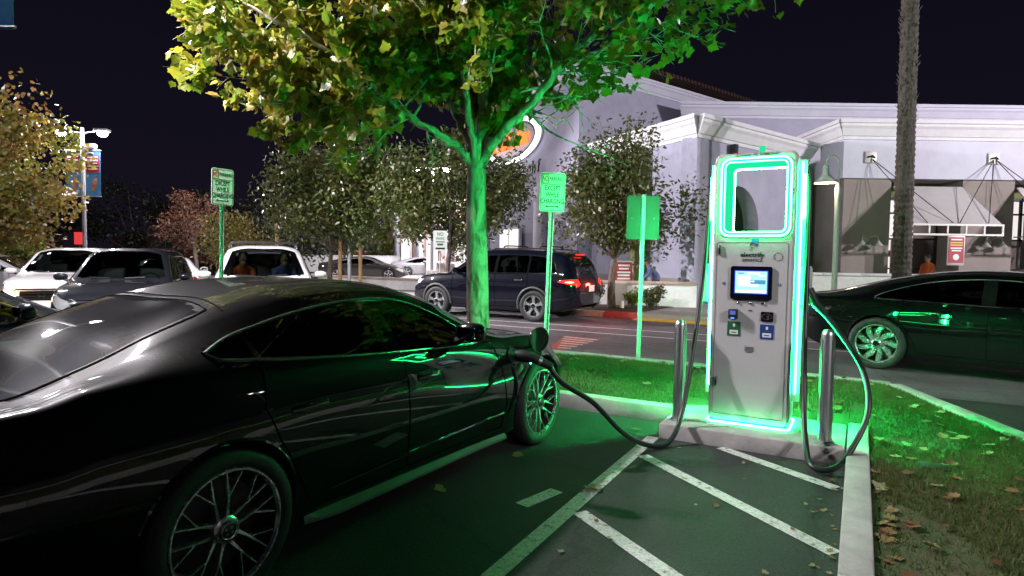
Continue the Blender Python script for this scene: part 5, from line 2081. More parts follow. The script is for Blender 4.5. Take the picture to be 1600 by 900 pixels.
parking_sign('no parking sign on a green-lit post in front of the black family SUV', (0.40, 7.45, 0.17), R(8), 2.55, .305, .457, 1.6)
parking_sign('no parking sign on the post at the left, above the sports saloon roof', (-4.02, 8.6, 0.0), R(50), 2.70, .305, .50, 1.2)
bs = thing('blank_sign', 'blank back of a sign on a perforated post in the grass', 'sign', (1.76, 8.62, 0.15), R(178))
bs.rotation_euler = (0, R(-.6), R(172))
u_post('post', bs, 2.27)
plate('panel', [rrect(.44, .60, .03, 5, 0, 1.96)], .004, pbr('sign_back_metal', (.08, .083, .083), .42, .3, rvar=.06, vscale=9), bs, loc=(0, -.022, 0))
for sx_ in (-.15, .15):
    mb = MB()
    mb.lathe([(.008, 0), (.006, .006), (0, .007)], 8, Matrix.Translation((sx_, -.019, 1.95)) @ Matrix.Rotation(R(-90), 4, 'X'))
    mb.build('bolt', M['galv'], bs)
# small white notice by the far planter
ws_ = thing('notice_sign', 'small white notice on a thin post left of the green trunk', 'sign', (-2.2, 19.1, 0.1), R(8))
mb = MB()
mb.tube([(0, 0.02, 0), (0, 0.02, 2.1)], .025, 6)
mb.build('post', M['galv'], ws_)
pn = plate('panel', [rrect(.42, .62, .03, 4, 0, 1.87)], .006, M['sign_white'], ws_, loc=(0, -.01, 0))
text('NO', .15, M['print_grey'], pn, (0, -.005, 2.07), xs=.8)
text('PARKING', .10, M['print_grey'], pn, (0, -.005, 1.94), xs=.62)
plate('print_line', [rrect(.26, .03, .002, 1, 0, 1.84)], .001, M['print_grey'], pn, loc=(0, -.005, 0))
plate('print_line', [rrect(.18, .06, .002, 1, 0, 1.76)], .001, M['print_grey'], pn, loc=(0, -.005, 0))
plate('print_bar', [rrect(.28, .055, .01, 2, 0, 1.64)], .001, M['print_dark'], pn, loc=(0, -.005, 0))

# wooden posts at the far planter
M['wood_post'] = pbr('wood_post', (0.42, 0.26, 0.12), 0.8, var=0.15, vscale=6)
for i, (x, y, h, lb) in enumerate(((-8.7, 23.2, 2.5, 'short tan post rising above the white SUV roof'), (-6.15, 22.4, 1.95, 'slim tan post, left of the close pair near the trunk'), (-5.95, 22.9, 2.1, 'slim grey post, right of the close pair near the trunk'), (-5.4, 22.3, 2.2, 'thick tan post in front of the brick windows'))):
    t = thing('wooden_post', lb, 'post', (x, y, 0.1), 0, 'tan posts by the far planter')
    mb = MB()
    mb.lathe([(.07, 0), (.065, h - .06), (.05, h), (0, h + .02)], 10)
    mb.build('shaft', M['wood_post'] if i != 2 else M['galv'], t, smooth=True)
    mb = MB()
    mb.lathe([(.10, 0), (.10, .12), (.072, .14)], 10)
    mb.build('foot', M['concrete'], t)

# red A-board by the planter
ab = thing('sandwich_board', 'red and white sandwich board behind the planter wall', 'sign', (3.38, 19.05, 0.14), R(6))
mb = MB()
mb.box((0, 0, .65), (.58, .05, 1.3))
mb.build('frame', M['frame_light'], ab, bevel=0.01)
mb = MB()
mb.box((0, -.03, .95), (.54, .012, .62))
pn = mb.build('panel', M['board_red'], ab)
for (z, w_) in ((1.16, .36), (1.06, .3), (.95, .4), (.86, .36), (.76, .4)):
    mb = MB()
    mb.box((0, -.038, z), (w_, .006, .05))
    mb.build('print_line', M['sign_white'], pn)
mb = MB()
mb.box((0, -.03, .42), (.54, .012, .40))
pn = mb.build('lower_panel', M['sign_white'], ab)
for (x, z, w_) in ((-.15, .45, .12), (.1, .5, .2), (.1, .42, .2)):
    mb = MB()
    mb.box((x, -.038, z), (w_, .006, .04))
    mb.build('print_line', M['print_grey'], pn)

# red square notice far left
rs = thing('red_notice', 'small red square sign glowing below the banner lamp', 'sign', (-23.1, 33.5, 0.0))
mb = MB()
mb.tube([(0, 0.04, 0), (0, 0.04, 2.0)], .03, 6)
mb.build('post', M['dark_metal'], rs)
mb = MB()
mb.box((0, 0, 2.15), (.50, .05, .65))
mb.build('panel', glow('red_panel', (1.0, .07, .07), .8), rs)

# ================================================================== LAMPS
M['lamp_lit'] = glow('lamp_lit', (1.0, 0.97, 1.0), 60.0)
M['pole_grey'] = pbr('pole_grey', (0.30, 0.30, 0.33), 0.45, 0.5)
M['banner_blue'] = pbr('banner_blue', (0.10, 0.28, 0.50), 0.7, var=0.08, vscale=2, transl=0.5)
M['banner_red'] = pbr('banner_red', (0.45, 0.03, 0.08), 0.7, transl=0.4)
M['banner_white'] = pbr('banner_white', (0.75, 0.73, 0.75), 0.7, transl=0.4)
M['bread'] = pbr('bread', (0.45, 0.20, 0.10), 0.7, var=0.2, vscale=12, transl=0.3)


def banner(parent, s, w, z0, z1):
    mb = MB()
    x0, x1 = sorted((s * .10, s * (.10 + w)))
    mb.box(((x0 + x1) / 2, 0, (z0 + z1) / 2), (x1 - x0, .012, z1 - z0))
    b = mb.build('banner', M['banner_blue'], parent)
    hgt = z1 - z0
    for sd in (-1, 1):
        y = sd * .009
        xm = (x0 + x1) / 2
        mb = MB(); mb.box((xm, y, z0 + .70 * hgt), (w - .08, .004, .36 * hgt)); mb.build('red_field', M['banner_red'], b)
        for k in range(5):
            mb = MB(); mb.box((xm + random.uniform(-.03, .03), y * 1.5, z0 + (.84 - k * .062) * hgt), (w * random.uniform(.6, .76), .004, (.04 if k < 2 else .018) * hgt)); mb.build('print_line', M['banner_white'], b)
        mb = MB()
        mb.lathe([(0, -.30), (.07, -.27), (.115, -.12), (.12, .1), (.08, .27), (0, .30)], 12, Matrix.Translation((xm + .05, y * 1.2, z0 + .27 * hgt)) @ Matrix.Rotation(R(12), 4, 'Y') @ Matrix.Diagonal((.9 * w / .75, .03, hgt / 2.0, 1)))
        mb.build('printed_loaf', M['bread'], b, smooth=True)
    for z in (z0 + .02, z1 - .02):
        mb = MB(); mb.tube([(s * .03, 0, z), (s * (.12 + w), 0, z)], .016, 6); mb.build('banner_arm', M['pole_grey'], parent)


def lot_lamp(label, loc, rz, watts, banners=True, hz=6.7, w=.75, heads=(-1, 1), aim=None, cone=100, flood=0.0):
    t = thing('parking_lamp', label, 'lamp', loc, rz, 'parking lot lamps')
    mb = MB(); mb.lathe([(.32, 0), (.32, .55), (.29, .60)], 20); mb.build('footing', M['concrete'], t, smooth=True)
    mb = MB(); mb.lathe([(.085, .6), (.07, hz + .2), (0, hz + .22)], 12); mb.build('pole', M['pole_grey'], t, smooth=True)
    for s in heads:
        mb = MB(); mb.tube([(0, 0, hz), (s * .62, 0, hz + .08)], .03, 8); a_ = mb.build('arm', M['pole_grey'], t, smooth=True)
        mb = MB(); mb.box((s * .82, 0, hz + .10), (.56, .36, .13)); hd_ = mb.build('head', M['pole_grey'], t, bevel=0.03)
        mb = MB(); mb.lathe([(.20, 0.0), (.20, -.06), (.16, -.15), (.08, -.20), (.0, -.215)], 16, Matrix.Translation((s * .84, 0, hz + .05))); mb.build('lens', M['lamp_lit'], hd_, smooth=True)
        ld = bpy.data.lights.new('lamp_light', 'SPOT' if (aim and (not flood or s > 0)) else 'POINT')
        ld.energy = flood if (flood and s > 0) else watts
        ld.color = (1.0, 0.93, 0.97)
        ld.shadow_soft_size = .14
        lo = bpy.data.objects.new('lamp_light', ld)
        COL.objects.link(lo)
        lo.parent = t
        lo.location = (s * .84, 0, hz - .34)
        if ld.type == 'SPOT':      # flood head: on the shop front, added fill on aisle and lawn
            ld.spot_size = R(cone)
            ld.spot_blend = 0.4
            dv = Matrix.Rotation(-rz, 3, 'Z') @ (Vector(aim) - Vector(loc) - Vector((0, 0, hz)))
            lo.rotation_euler = dv.to_track_quat('-Z', 'Y').to_euler()
    if banners:
        for s in (-1, 1):
            banner(t, s, w, 3.75, 5.7)
        mb = MB(); mb.box((.35, 0, hz - .55), (.36, .22, .16)); mb.build('camera_box', M['banner_white'], t, bevel=0.02)
        mb = MB(); mb.tube([(-.5, 0, hz - .75), (.45, 0, hz - .85)], .03, 6); mb.build('camera_arm', M['pole_grey'], t)
    return t


lot_lamp('tall twin-headed lamp with blue banners shining over the left tree', (-17.9, 26.3, 0), R(0), W_FAR, hz=6.4, w=.62)
lot_lamp('tall lamp whose blue banner corner shows at the top left', (-6.02, 6.35, 0), R(0), W_NEAR, hz=6.8, w=.94)
lot_lamp('tall lamp standing out of view to the right of the shop wing', (27.0, 8.0, 0), R(40), W_RIGHT, False, 8.0, aim=(15.0, 24.0, 3.0))
lot_lamp('unseen tall lamp behind the camera, added to brighten the lawn', (9.0, -9.0, 0), R(60), W_LAWN_FILL, False, 8.5, aim=(5.8, 5.0, 0.0), cone=40)  # added fill lamp, cone kept narrow on the lawn
lot_lamp('tall lamp standing just out of view beyond the left crossovers, its flood head added to brighten the aisle', (-14.2, 15.6, 0), R(20), W_AISLE, False, 7.5, aim=(3.5, 17.0, 0.5), cone=66, flood=W_AISLE_FILL)  # flood head is added fill for the road and planter wall
lot_lamp('unseen tall lamp behind the pear crowns, added to brighten the far walls', (-4.8, 37.5, 0), R(10), 3600.0, False, 6.6)  # added fill lamp for the far walls and parked cars

# pedestrian lamp, lit warm
pl_ = thing('pedestrian_lamp', 'white pedestrian lamp with a bell shade hanging from a crook', 'lamp', (9.2, 17.9, 0.0))
mb = MB(); mb.lathe([(.16, 0), (.16, .1), (.085, .25), (.075, .9), (.072, 3.35), (.085, 3.4), (.085, 3.55), (.05, 3.7), (.02, 3.85), (0, 3.86)], 14)
mb.build('post', M['white_paint'], pl_, smooth=True)
mb = MB(); mb.tube(catmull([(0, 0, 3.6), (0, 0, 4.25), (-.1, 0, 4.48), (-.28, 0, 4.48), (-.36, 0, 4.3), (-.36, 0, 4.2)], 6), .022, 8)
mb.build('crook', M['white_paint'], pl_, smooth=True)
mb = MB(); mb.lathe([(.05, 4.22), (.085, 4.18), (.085, 4.0), (.13, 3.93), (.29, 3.76), (.30, 3.72), (.285, 3.73), (.12, 3.90), (.05, 3.93)], 24, Matrix.Translation((-.36, 0, 0)))
mb.build('shade', M['white_paint'], pl_, smooth=True)
mb = MB(); mb.lathe([(.24, 3.765), (.2, 3.735), (0, 3.72)], 20, Matrix.Translation((-.36, 0, 0)))
mb.build('bulb', glow('bulb_lit', (1.0, .80, .62), 9.0), pl_, smooth=True)
ld = bpy.data.lights.new('bulb_light', 'POINT'); ld.energy = 45; ld.color = (1, .75, .5); ld.shadow_soft_size = .12
lo = bpy.data.objects.new('bulb_light', ld); COL.objects.link(lo); lo.parent = pl_; lo.location = (-.36, 0, 3.62)
# ================================================================== TREES AND PLANTS
def tones(me, per_face):
    at = me.attributes.new('tone', 'FLOAT', 'FACE')
    at.data.foreach_set('value', np.array(per_face, dtype=np.float32))


LOBED = [(0, .04), (.14, -.06), (.36, -.05), (.33, .10), (.56, .20), (.46, .33), (.52, .52), (.36, .52), (.27, .62), (.13, .78), (0, .98), (-.13, .78), (-.27, .62), (-.36, .52), (-.52, .52), (-.46, .33), (-.56, .20), (-.33, .10), (-.36, -.05), (-.14, -.06)]
OVAL = [(0, 0), (.22, .3), (.2, .62), (0, 1.0), (-.2, .62), (-.22, .3)]


def leaf_verts(shape, s, pos, axis, normal, bend=0.15):
    a = axis.normalized()
    n = (normal - a * normal.dot(a))
    if n.length < 1e-4:
        n = a.orthogonal()
    n.normalize()
    b = a.cross(n)
    return [pos + (b * x + a * y + n * (-bend * (abs(x) * 1.2 + y * y * .6))) * s for x, y in shape]


def rvec():
    while True:
        v = Vector((random.uniform(-1, 1), random.uniform(-1, 1), random.uniform(-1, 1)))
        if 0.05 < v.length < 1:
            return v.normalized()


def leaves_object(name, leaves, shape, m, parent):
    """leaves: (pos, axis, normal, size, tone)"""
    vs, fs, tn = [], [], []
    for (p, a, n, s, t) in leaves:
        k = len(vs)
        lv = leaf_verts(shape, s, p, a, n)
        vs += [tuple(v) for v in lv]
        fs.append(tuple(range(k, k + len(lv))))
        tn.append(t)
    me = bpy.data.meshes.new(name)
    me.from_pydata(vs, [], fs)
    me.materials.append(m)
    tones(me, tn)
    me.update()
    o = link(name, me, parent)
    return o


def bark_mat(name, c1, c2, scale=6):
    m, nt, b = nodes_of(name)
    N, Lk = nt.nodes, nt.links
    tc = N.new('ShaderNodeTexCoord')
    mp = N.new('ShaderNodeMapping')
    mp.inputs['Scale'].default_value = (1, 1, .35)
    Lk.new(tc.outputs['Object'], mp.inputs[0])
    nz = N.new('ShaderNodeTexNoise'); nz.inputs['Scale'].default_value = scale; nz.inputs['Detail'].default_value = 10; nz.inputs['Roughness'].default_value = .6; nz.inputs['Distortion'].default_value = .6
    Lk.new(mp.outputs[0], nz.inputs['Vector'])
    rp = N.new('ShaderNodeValToRGB')
    rp.color_ramp.elements[0].position = .40; rp.color_ramp.elements[0].color = (*c1, 1)
    rp.color_ramp.elements[1].position = .54; rp.color_ramp.elements[1].color = (*c2, 1)
    Lk.new(nz.outputs['Fac'], rp.inputs[0]); Lk.new(rp.outputs[0], b.inputs['Base Color'])
    b.inputs['Roughness'].default_value = .85
    bp = N.new('ShaderNodeBump'); bp.inputs['Strength'].default_value = .6; bp.inputs['Distance'].default_value = .03
    Lk.new(nz.outputs['Fac'], bp.inputs['Height']); Lk.new(bp.outputs[0], b.inputs['Normal'])
    return m


M['bark_plane'] = bark_mat('bark_plane', (.13, .11, .075), (.46, .44, .37), 7)
M['bark_dark'] = bark_mat('bark_dark', (.05, .035, .03), (.14, .10, .085), 14)
M['leaf_plane'] = leaf_mat('leaf_plane', [(.08, .14, .016), (.14, .22, .02), (.22, .27, .022), (.32, .30, .025), (.38, .27, .07)], .42, rough=.36)
M['leaf_plane_one'] = leaf_mat('leaf_plane_one', [(.08, .14, .016), (.14, .22, .02), (.22, .27, .022), (.32, .30, .025), (.34, .26, .06)], .42, rough=.36, per='object')
M['leaf_pear'] = leaf_mat('leaf_pear', [(.035, .060, .016), (.055, .080, .018), (.085, .095, .024), (.14, .11, .04)], .3, rough=.36)
M['leaf_autumn'] = leaf_mat('leaf_autumn', [(.04, .06, .012), (.10, .11, .015), (.16, .11, .02), (.15, .06, .02)], .35)
M['leaf_red'] = leaf_mat('leaf_red', [(.06, .03, .015), (.12, .05, .03), (.16, .07, .04)], .3)
M['leaf_lime'] = leaf_mat('leaf_lime', [(.05, .08, .01), (.12, .16, .02), (.20, .22, .03)], .35)
M['leaf_rust'] = leaf_mat('leaf_rust', [(.10, .05, .01), (.18, .10, .02), (.12, .10, .02)], .3)
M['leaf_dark'] = leaf_mat('leaf_dark', [(.012, .018, .008), (.02, .025, .01), (.03, .03, .012)], .2)

# ---------- the plane tree over the charger
TB = Vector((-0.45, 8.05, 0.14))
pt = thing('plane_tree', 'young plane tree with green-lit trunk and broad yellow-green leaves', 'tree', TB)
F_ = Vector((-0.02, 0.0, 2.52))     # fork, relative to base
limbs = [
    # path points relative to base, radius start -> end
    ([(0.05, 0, -.1), (0.02, 0, .5), (.0, .02, 1.3), (-.02, 0, 2.0), tuple(F_)], .165, .118),
    ([tuple(F_), (-.35, -.05, 2.86), (-.95, -.25, 3.18), (-1.35, -.35, 3.55), (-2.0, -.55, 3.95), (-2.75, -.7, 4.3)], .062, .018),
    ([tuple(F_), (-.22, .15, 3.05), (-.48, .25, 3.55), (-.78, .3, 4.2), (-1.0, .3, 4.9), (-1.3, .35, 5.7)], .055, .016),
    ([tuple(F_), (-.10, -.10, 3.1), (-.20, -.25, 3.8), (-.35, -.3, 4.6), (-.42, -.3, 5.5)], .058, .018),
    ([tuple(F_), (.04, 0, 3.2), (.10, .03, 4.0), (.12, .05, 5.0), (.10, .02, 6.2)], .092, .025),
    ([tuple(F_), (.30, -.12, 2.95), (.72, -.28, 3.35), (1.15, -.4, 3.85), (1.55, -.5, 4.15), (2.2, -.55, 4.45), (3.0, -.5, 4.75)], .074, .018),
    ([tuple(F_), (.20, .30, 3.05), (.5, .7, 3.5), (.9, 1.0, 4.2), (1.3, 1.3, 5.0)], .055, .016),
    ([(1.35, -.45, 4.0), (1.42, -.55, 4.6), (1.5, -.6, 5.4)], .034, .014),
    ([(-.95, -.25, 3.18), (-1.5, -.1, 3.25), (-2.1, .05, 3.45), (-2.7, .1, 3.55)], .030, .012),
]
tb_, br = MB(), MB()
P0, r0, r1 = limbs[0]
cp = catmull(P0, 10)
tb_.tube(cp, [r0 + (r1 - r0) * min(1, (i / (len(cp) - 1)) ** .8) + (.05 * max(0, 1 - i / 7)) for i in range(len(cp))], 18)
trunk = tb_.build('trunk', M['bark_plane'], pt, smooth=True)
tips = []
allpaths = []
for (P, r0, r1) in limbs[1:]:
    cp = catmull(P, 8)
    # a little natural wander
    cp = [p + (rvec() * .02 if 0 < i < len(cp) - 1 else Vector((0, 0, 0))) for i, p in enumerate(cp)]
    rs = [r0 + (r1 - r0) * (i / (len(cp) - 1)) ** .8 for i in range(len(cp))]
    mb = MB()
    mb.tube(cp, rs, 10)
    mb.build('limb', M['bark_plane'], pt, smooth=True)
    allpaths.append((cp, rs))


def grow(p, d, length, r, depth, out, mbx):
    n = max(3, int(length / .12))
    pts = [p.copy()]
    for i in range(n):
        d = (d + rvec() * .20 + Vector((0, 0, .03))).normalized()
        pts.append(pts[-1] + d * length / n)
    mbx.tube(pts, [max(.003, r * (1 - .75 * i / n)) for i in range(n + 1)], 5, cap=False)
    for i in range(1, n + 1):
        out.append((pts[i], d.copy(), depth))
    if depth > 0:
        for k in range(random.randint(2, 4)):
            i = random.randint(1, n)
            dd = (d + rvec() * .9).normalized()
            grow(pts[i], dd, length * random.uniform(.45, .7), r * .5, depth - 1, out, mbx)


twigs = MB()
sites = []
for (cp, rs) in allpaths:
    L_ = len(cp)
    for i in range(int(L_ * .30), L_, 2):
        d0 = (cp[min(i + 1, L_ - 1)] - cp[max(i - 1, 0)]).normalized()
        for k in range(2 if i < L_ - 2 else 3):
            dd = (d0 * .5 + rvec() * .9 + Vector((0, 0, .12))).normalized()
            grow(cp[i], dd, random.uniform(.5, 1.05), max(.007, rs[i] * .4), 2, sites, twigs)
twigs.build('twigs', M['bark_plane'], pt, smooth=True)
# keep to the crown's outline seen in the picture: no twig hangs below these heights
cand = []
for (p, d, dep) in sites:
    if dep == 2 and random.random() < .55:
        continue
    lo = 2.95 + .05 * abs(p.x)
    if p.x > .3:
        lo = 3.05 + .28 * p.x
    if p.x < -.9:
        lo = 2.62 + .02 * abs(p.x + .9)
    if p.z < lo or p.length > 8 or p.x < -3.25 - random.random() * .35:
        continue
    cand.append((p, d))
random.shuffle(cand)
leaves = []
for (p, d) in cand:
    dens = 2 if p.x > .6 else 3
    if p.x > .6 and random.random() < .35:
        continue
    for k in range(dens if random.random() < .8 else dens + 1):
        ax = (d * .5 + rvec() * .8 + Vector((0, 0, -.35))).normalized()
        nm = (rvec() * .9 + Vector((0, -.35, .6))).normalized()
        s = random.uniform(.075, .165) * (1.0 if p.x < .6 else .95)
        t = random.random() * .75 + (.4 if p.x < -.9 else 0) * random.random()  # left crown yellowed: lamp light on that side put into the leaf tone
        leaves.append((p + rvec() * .07, ax, nm, s, min(1, t)))
if len(leaves) > 16000:
    random.shuffle(leaves)
    leaves = leaves[:16000]
# the nearest, best-seen leaves are objects of their own
leaves.sort(key=lambda q: -(q[3] / (q[0] + TB).length * (1.0 if (q[0] + TB).z < 4.9 else .4)))
lm = bpy.data.meshes.new('leaf')
lm.from_pydata([tuple(v) for v in leaf_verts(LOBED, 1.0, Vector((0, 0, 0)), Vector((0, 1, 0)), Vector((0, 0, 1)))], [], [tuple(range(len(LOBED)))])
lm.materials.append(M['leaf_plane_one'])
lm.update()
crown = leaves_object('crown', leaves[300:], LOBED, M['leaf_plane'], pt)
crown['kind'] = 'stuff'
for (p, a, n, s, t) in leaves[:300]:
    o = link('leaf', lm, pt)
    n = (n - a * n.dot(a)).normalized()
    b_ = a.cross(n)
    Mx = Matrix((b_, a, n)).transposed().to_4x4()
    o.matrix_local = Matrix.Translation(p) @ Mx @ Matrix.Scale(s, 4)


# ---------- generic round-crowned tree
def tree(name, label, loc, crown_c, crown_r, leaf_m, n, ls, bark='bark_dark', tr=.09, group=None, hollow=.35, shape=OVAL, clumps=26, fork=None, seed=1, droop=.2):
    random.seed(seed)
    t = thing(name, label, 'tree', loc, 0, group)
    C = Vector(crown_c)
    Rr = Vector(crown_r)
    fz = fork if fork else max(.6, C.z - Rr.z * .9)
    mb = MB()
    base = catmull([(0, 0, -.08), (random.uniform(-.04, .04), 0, fz * .5), (C.x * .3, C.y * .3, fz)], 6)
    mb.tube(base, [tr * (1.25 - .45 * i / (len(base) - 1)) for i in range(len(base))], 12)
    mb.build('trunk', M[bark], t, smooth=True)
    cl = []
    for i in range(clumps):
        v = rvec()
        rr = random.uniform(.35, .98)
        cl.append((C + Vector((v.x * Rr.x * rr, v.y * Rr.y * rr, v.z * Rr.z * rr)), random.uniform(.26, .46) * min(Rr)))
    mb = MB()
    for (c, r_) in cl[:18]:
        p0 = base[-1]
        mid = p0 + (c - p0) * .5 + Vector((0, 0, .12)) + rvec() * .1
        pp = catmull([p0, mid, c], 4)
        mb.tube(pp, [tr * .45 * (1 - .8 * i / (len(pp) - 1)) for i in range(len(pp))], 6, cap=False)
    mb.build('branches', M[bark], t, smooth=True)
    lv = []
    per = n // clumps
    for (c, r_) in cl:
        tone0 = random.random() * .5
        for k in range(per):
            v = rvec()
            p = c + v * r_ * random.uniform(.35, 1.1) * 1.25
            ax = (v * .4 + rvec() * .6 + Vector((0, 0, -droop))).normalized()
            lv.append((p, ax, (v + rvec() * .7).normalized(), ls * random.uniform(.7, 1.3), min(1, tone0 + random.random() * .5)))
    leaves_object('crown', lv, shape, M[leaf_m], t)
    return t


tree('pear_tree', 'rounded ornamental pear tree behind the white SUV, left of the pair', (-6.55, 22.6, .1), (0.1, 0, 3.5), (2.65, 1.8, 2.0), 'leaf_pear', 15000, .15, group='ornamental pear trees', seed=3, clumps=46, fork=1.5)
tree('pear_tree', 'rounded ornamental pear tree right behind the plane trunk', (-2.15, 20.9, .1), (0.2, 0, 3.45), (2.55, 1.7, 1.95), 'leaf_pear', 15000, .145, group='ornamental pear trees', seed=4, clumps=46, fork=1.6)
tree('pear_tree', 'small pear tree with leaning fork in the red-kerbed bed', (2.78, 17.45, .14), (0.2, .1, 3.15), (2.05, 1.5, 1.65), 'leaf_pear', 12000, .125, group='ornamental pear trees', seed=7, clumps=40, fork=1.35, tr=.10)
tree('autumn_tree', 'large autumn tree with pinkish trunk at the left edge', (-19.1, 23.0, 0), (.2, 0, 4.3), (2.9, 2.2, 2.7), 'leaf_autumn', 9000, .15, bark='bark_plane', seed=9, clumps=50, fork=1.6, tr=.2, shape=LOBED)
tree('red_tree', 'small reddish tree behind the left sign post', (-16.6, 33.0, 0), (-.4, 0, 3.3), (1.7, 1.4, 1.7), 'leaf_red', 3000, .16, seed=12, clumps=26)
tree('olive_tree', 'yellowish bushy tree left of the tan posts', (-12.6, 29.0, 0), (0, 0, 2.0), (1.9, 1.5, 1.7), 'leaf_autumn', 3500, .15, seed=14, clumps=26)
tree('bushy_tree', 'lime green bush below the banner lamp', (-21.2, 27.5, 0), (0, 0, 1.6), (1.5, 1.0, .95), 'leaf_lime', 1800, .15, seed=15, clumps=16, fork=.5)
for i, (x, y, rx, rz_, lb) in enumerate(((-31, 52, 5, 3.2, 'dark tree mass behind the red square sign'), (-22.5, 50, 5, 3.0, 'dark tree behind the white SUV'), (-40, 54, 5, 3.4, 'dark tree far behind the left crossover'), (-15, 41, 3.6, 2.1, 'dark green tree behind the left pear tree'), (-9.3, 52, 2.2, 2.1, 'green tree at the right end of the brick windows'), (-52, 50, 6, 4, 'dark tree behind the autumn tree'))):
    tree('background_tree', lb, (x, y, 0), (0, 0, rz_ + .6), (rx, 2.5, rz_), 'leaf_lime' if i == 4 else 'leaf_dark', 2600, .30, seed=30 + i, clumps=30, tr=.18, group='dark trees beyond the car park')


# ---------- palm
pm = thing('palm_tree', 'tall slim palm trunk rising past the awning', 'tree', (10.55, 17.0, 0), 0)
M['palm_bark'] = bark_mat('palm_bark', (.03, .024, .02), (.085, .07, .06), 18)
mb = MB()
prof = []
for i in range(150):
    z = -.05 + i * .075
    prof.append((.235 - .004 * z + (.016 if i % 2 else -.006), z))
random.seed(2)
mb.lathe(prof + [(0, 11.15)], 16)
mb.v = [(x + random.uniform(-.008, .008) - .012 * max(0, z - 1) ** 1.05, y + random.uniform(-.008, .008), z) for x, y, z in mb.v]
mb.build('trunk', M['palm_bark'], pm)
mb = MB()
for i in range(170):
    z = random.uniform(5.2, 11)
    a = random.uniform(0, 6.28)
    c = Vector((-.012 * max(0, z - 1) ** 1.05 + .2 * math.cos(a), .2 * math.sin(a), z))
    d = Vector((math.cos(a), math.sin(a), 1.3)).normalized()
    s = Vector((-math.sin(a), math.cos(a), 0)) * .035
    mb.add([c - s, c + s, c + d * .13 + s * .4, c + d * .13 - s * .4], [(0, 1, 2, 3)])
mb.build('leaf_bases', M['palm_bark'], pm)['kind'] = 'stuff'
for k in range(26):
    a = 2 * math.pi * k / 26 + random.uniform(-.1, .1)
    e = random.uniform(-.4, .9)
    mb = MB()
    c = Vector((-.13, 0, 11.1))
    d = Vector((math.cos(a) * math.cos(e), math.sin(a) * math.cos(e), math.sin(e)))
    sd = Vector((-math.sin(a), math.cos(a), 0))
    m_ = c + d * 1.2
    mb.tube([c, m_], [.025, .012], 5)
    for q in range(-7, 8):
        v = (d * math.cos(q * .15) + sd * math.sin(q * .15)).normalized()
        tip = m_ + v * (.9 - .02 * q * q * .3) + Vector((0, 0, -.25))
        w_ = sd * .03
        mb.add([m_ - w_, m_ + w_, m_ + v * .5 + w_ * .8, tip, m_ + v * .5 - w_ * .8], [(0, 1, 2, 3, 4)])
    mb.build('frond', M['leaf_plane_one'], pm)


# ---------- shrubs
def shrub(label, loc, rad, h, m_, n, ls, seed):
    random.seed(seed)
    t = thing('shrub', label, 'shrub', loc, 0, 'shrubs in the planting bed')
    mb = MB()
    lv = []
    for k in range(16):
        a = random.uniform(0, 6.28)
        tip = Vector((math.cos(a) * rad * random.uniform(.3, .9), math.sin(a) * rad * random.uniform(.3, .9), h * random.uniform(.6, 1.0)))
        pp = catmull([Vector((0, 0, -.02)), tip * .5 + Vector((0, 0, .1)), tip], 4)
        mb.tube(pp, [.012, .011, .010, .009, .008, .006, .005, .004, .003], 5)
        for i in range(n // 16):
            q = random.uniform(.15, 1) ** .7
            p = pp[int(q * (len(pp) - 1))] + rvec() * rad * .22
            p.z = max(p.z, .03)
            lv.append((p, (rvec() + Vector((0, 0, .4))).normalized(), rvec(), ls * random.uniform(.7, 1.3), random.random()))
    mb.build('stems', M['bark_dark'], t)
    leaves_object('foliage', lv, OVAL, M[m_], t)
    return t


shrub('rust and olive shrub just right of the family SUV tail', (2.22, 17.15, .14), .48, .72, 'leaf_rust', 1100, .075, 41)
shrub('bright lime low shrub beside the perforated post', (3.32, 17.15, .14), .30, .48, 'leaf_lime', 700, .07, 42)
shrub('green spreading shrub right of the perforated post', (3.82, 17.2, .14), .55, .62, 'leaf_pear', 1300, .075, 43)
shrub('dry tan tuft in front of the far low wall', (-1.0, 21.2, .1), .5, .75, 'leaf_rust', 800, .075, 44)
shrub('lime shrub at the foot of the autumn tree', (-18.2, 21.0, 0), .9, 1.1, 'leaf_lime', 1000, .11, 45)

# ---------- lawn blades: one mass
random.seed(77)
M['grass'] = leaf_mat('grass', [(.035, .075, .010), (.055, .095, .014), (.085, .105, .022), (.14, .12, .05)], .3, rough=.6)
def inside_np(poly, x, y):
    c = np.zeros(len(x), bool)
    n_ = len(poly)
    for i in range(n_):
        x1, y1 = poly[i]
        x2, y2 = poly[(i + 1) % n_]
        if y1 == y2:
            continue
        c ^= ((y1 > y) != (y2 > y)) & (x < (x2 - x1) * (y - y1) / (y2 - y1) + x1)
    return c


def edge_np(poly, x, y):
    best = np.full(len(x), 1e9)
    n_ = len(poly)
    for i in range(n_):
        x1, y1 = poly[i]
        dx, dy = poly[(i + 1) % n_][0] - x1, poly[(i + 1) % n_][1] - y1
        t = np.clip(((x - x1) * dx + (y - y1) * dy) / (dx * dx + dy * dy), 0, 1)
        best = np.minimum(best, np.hypot(x - x1 - t * dx, y - y1 - t * dy))
    return best


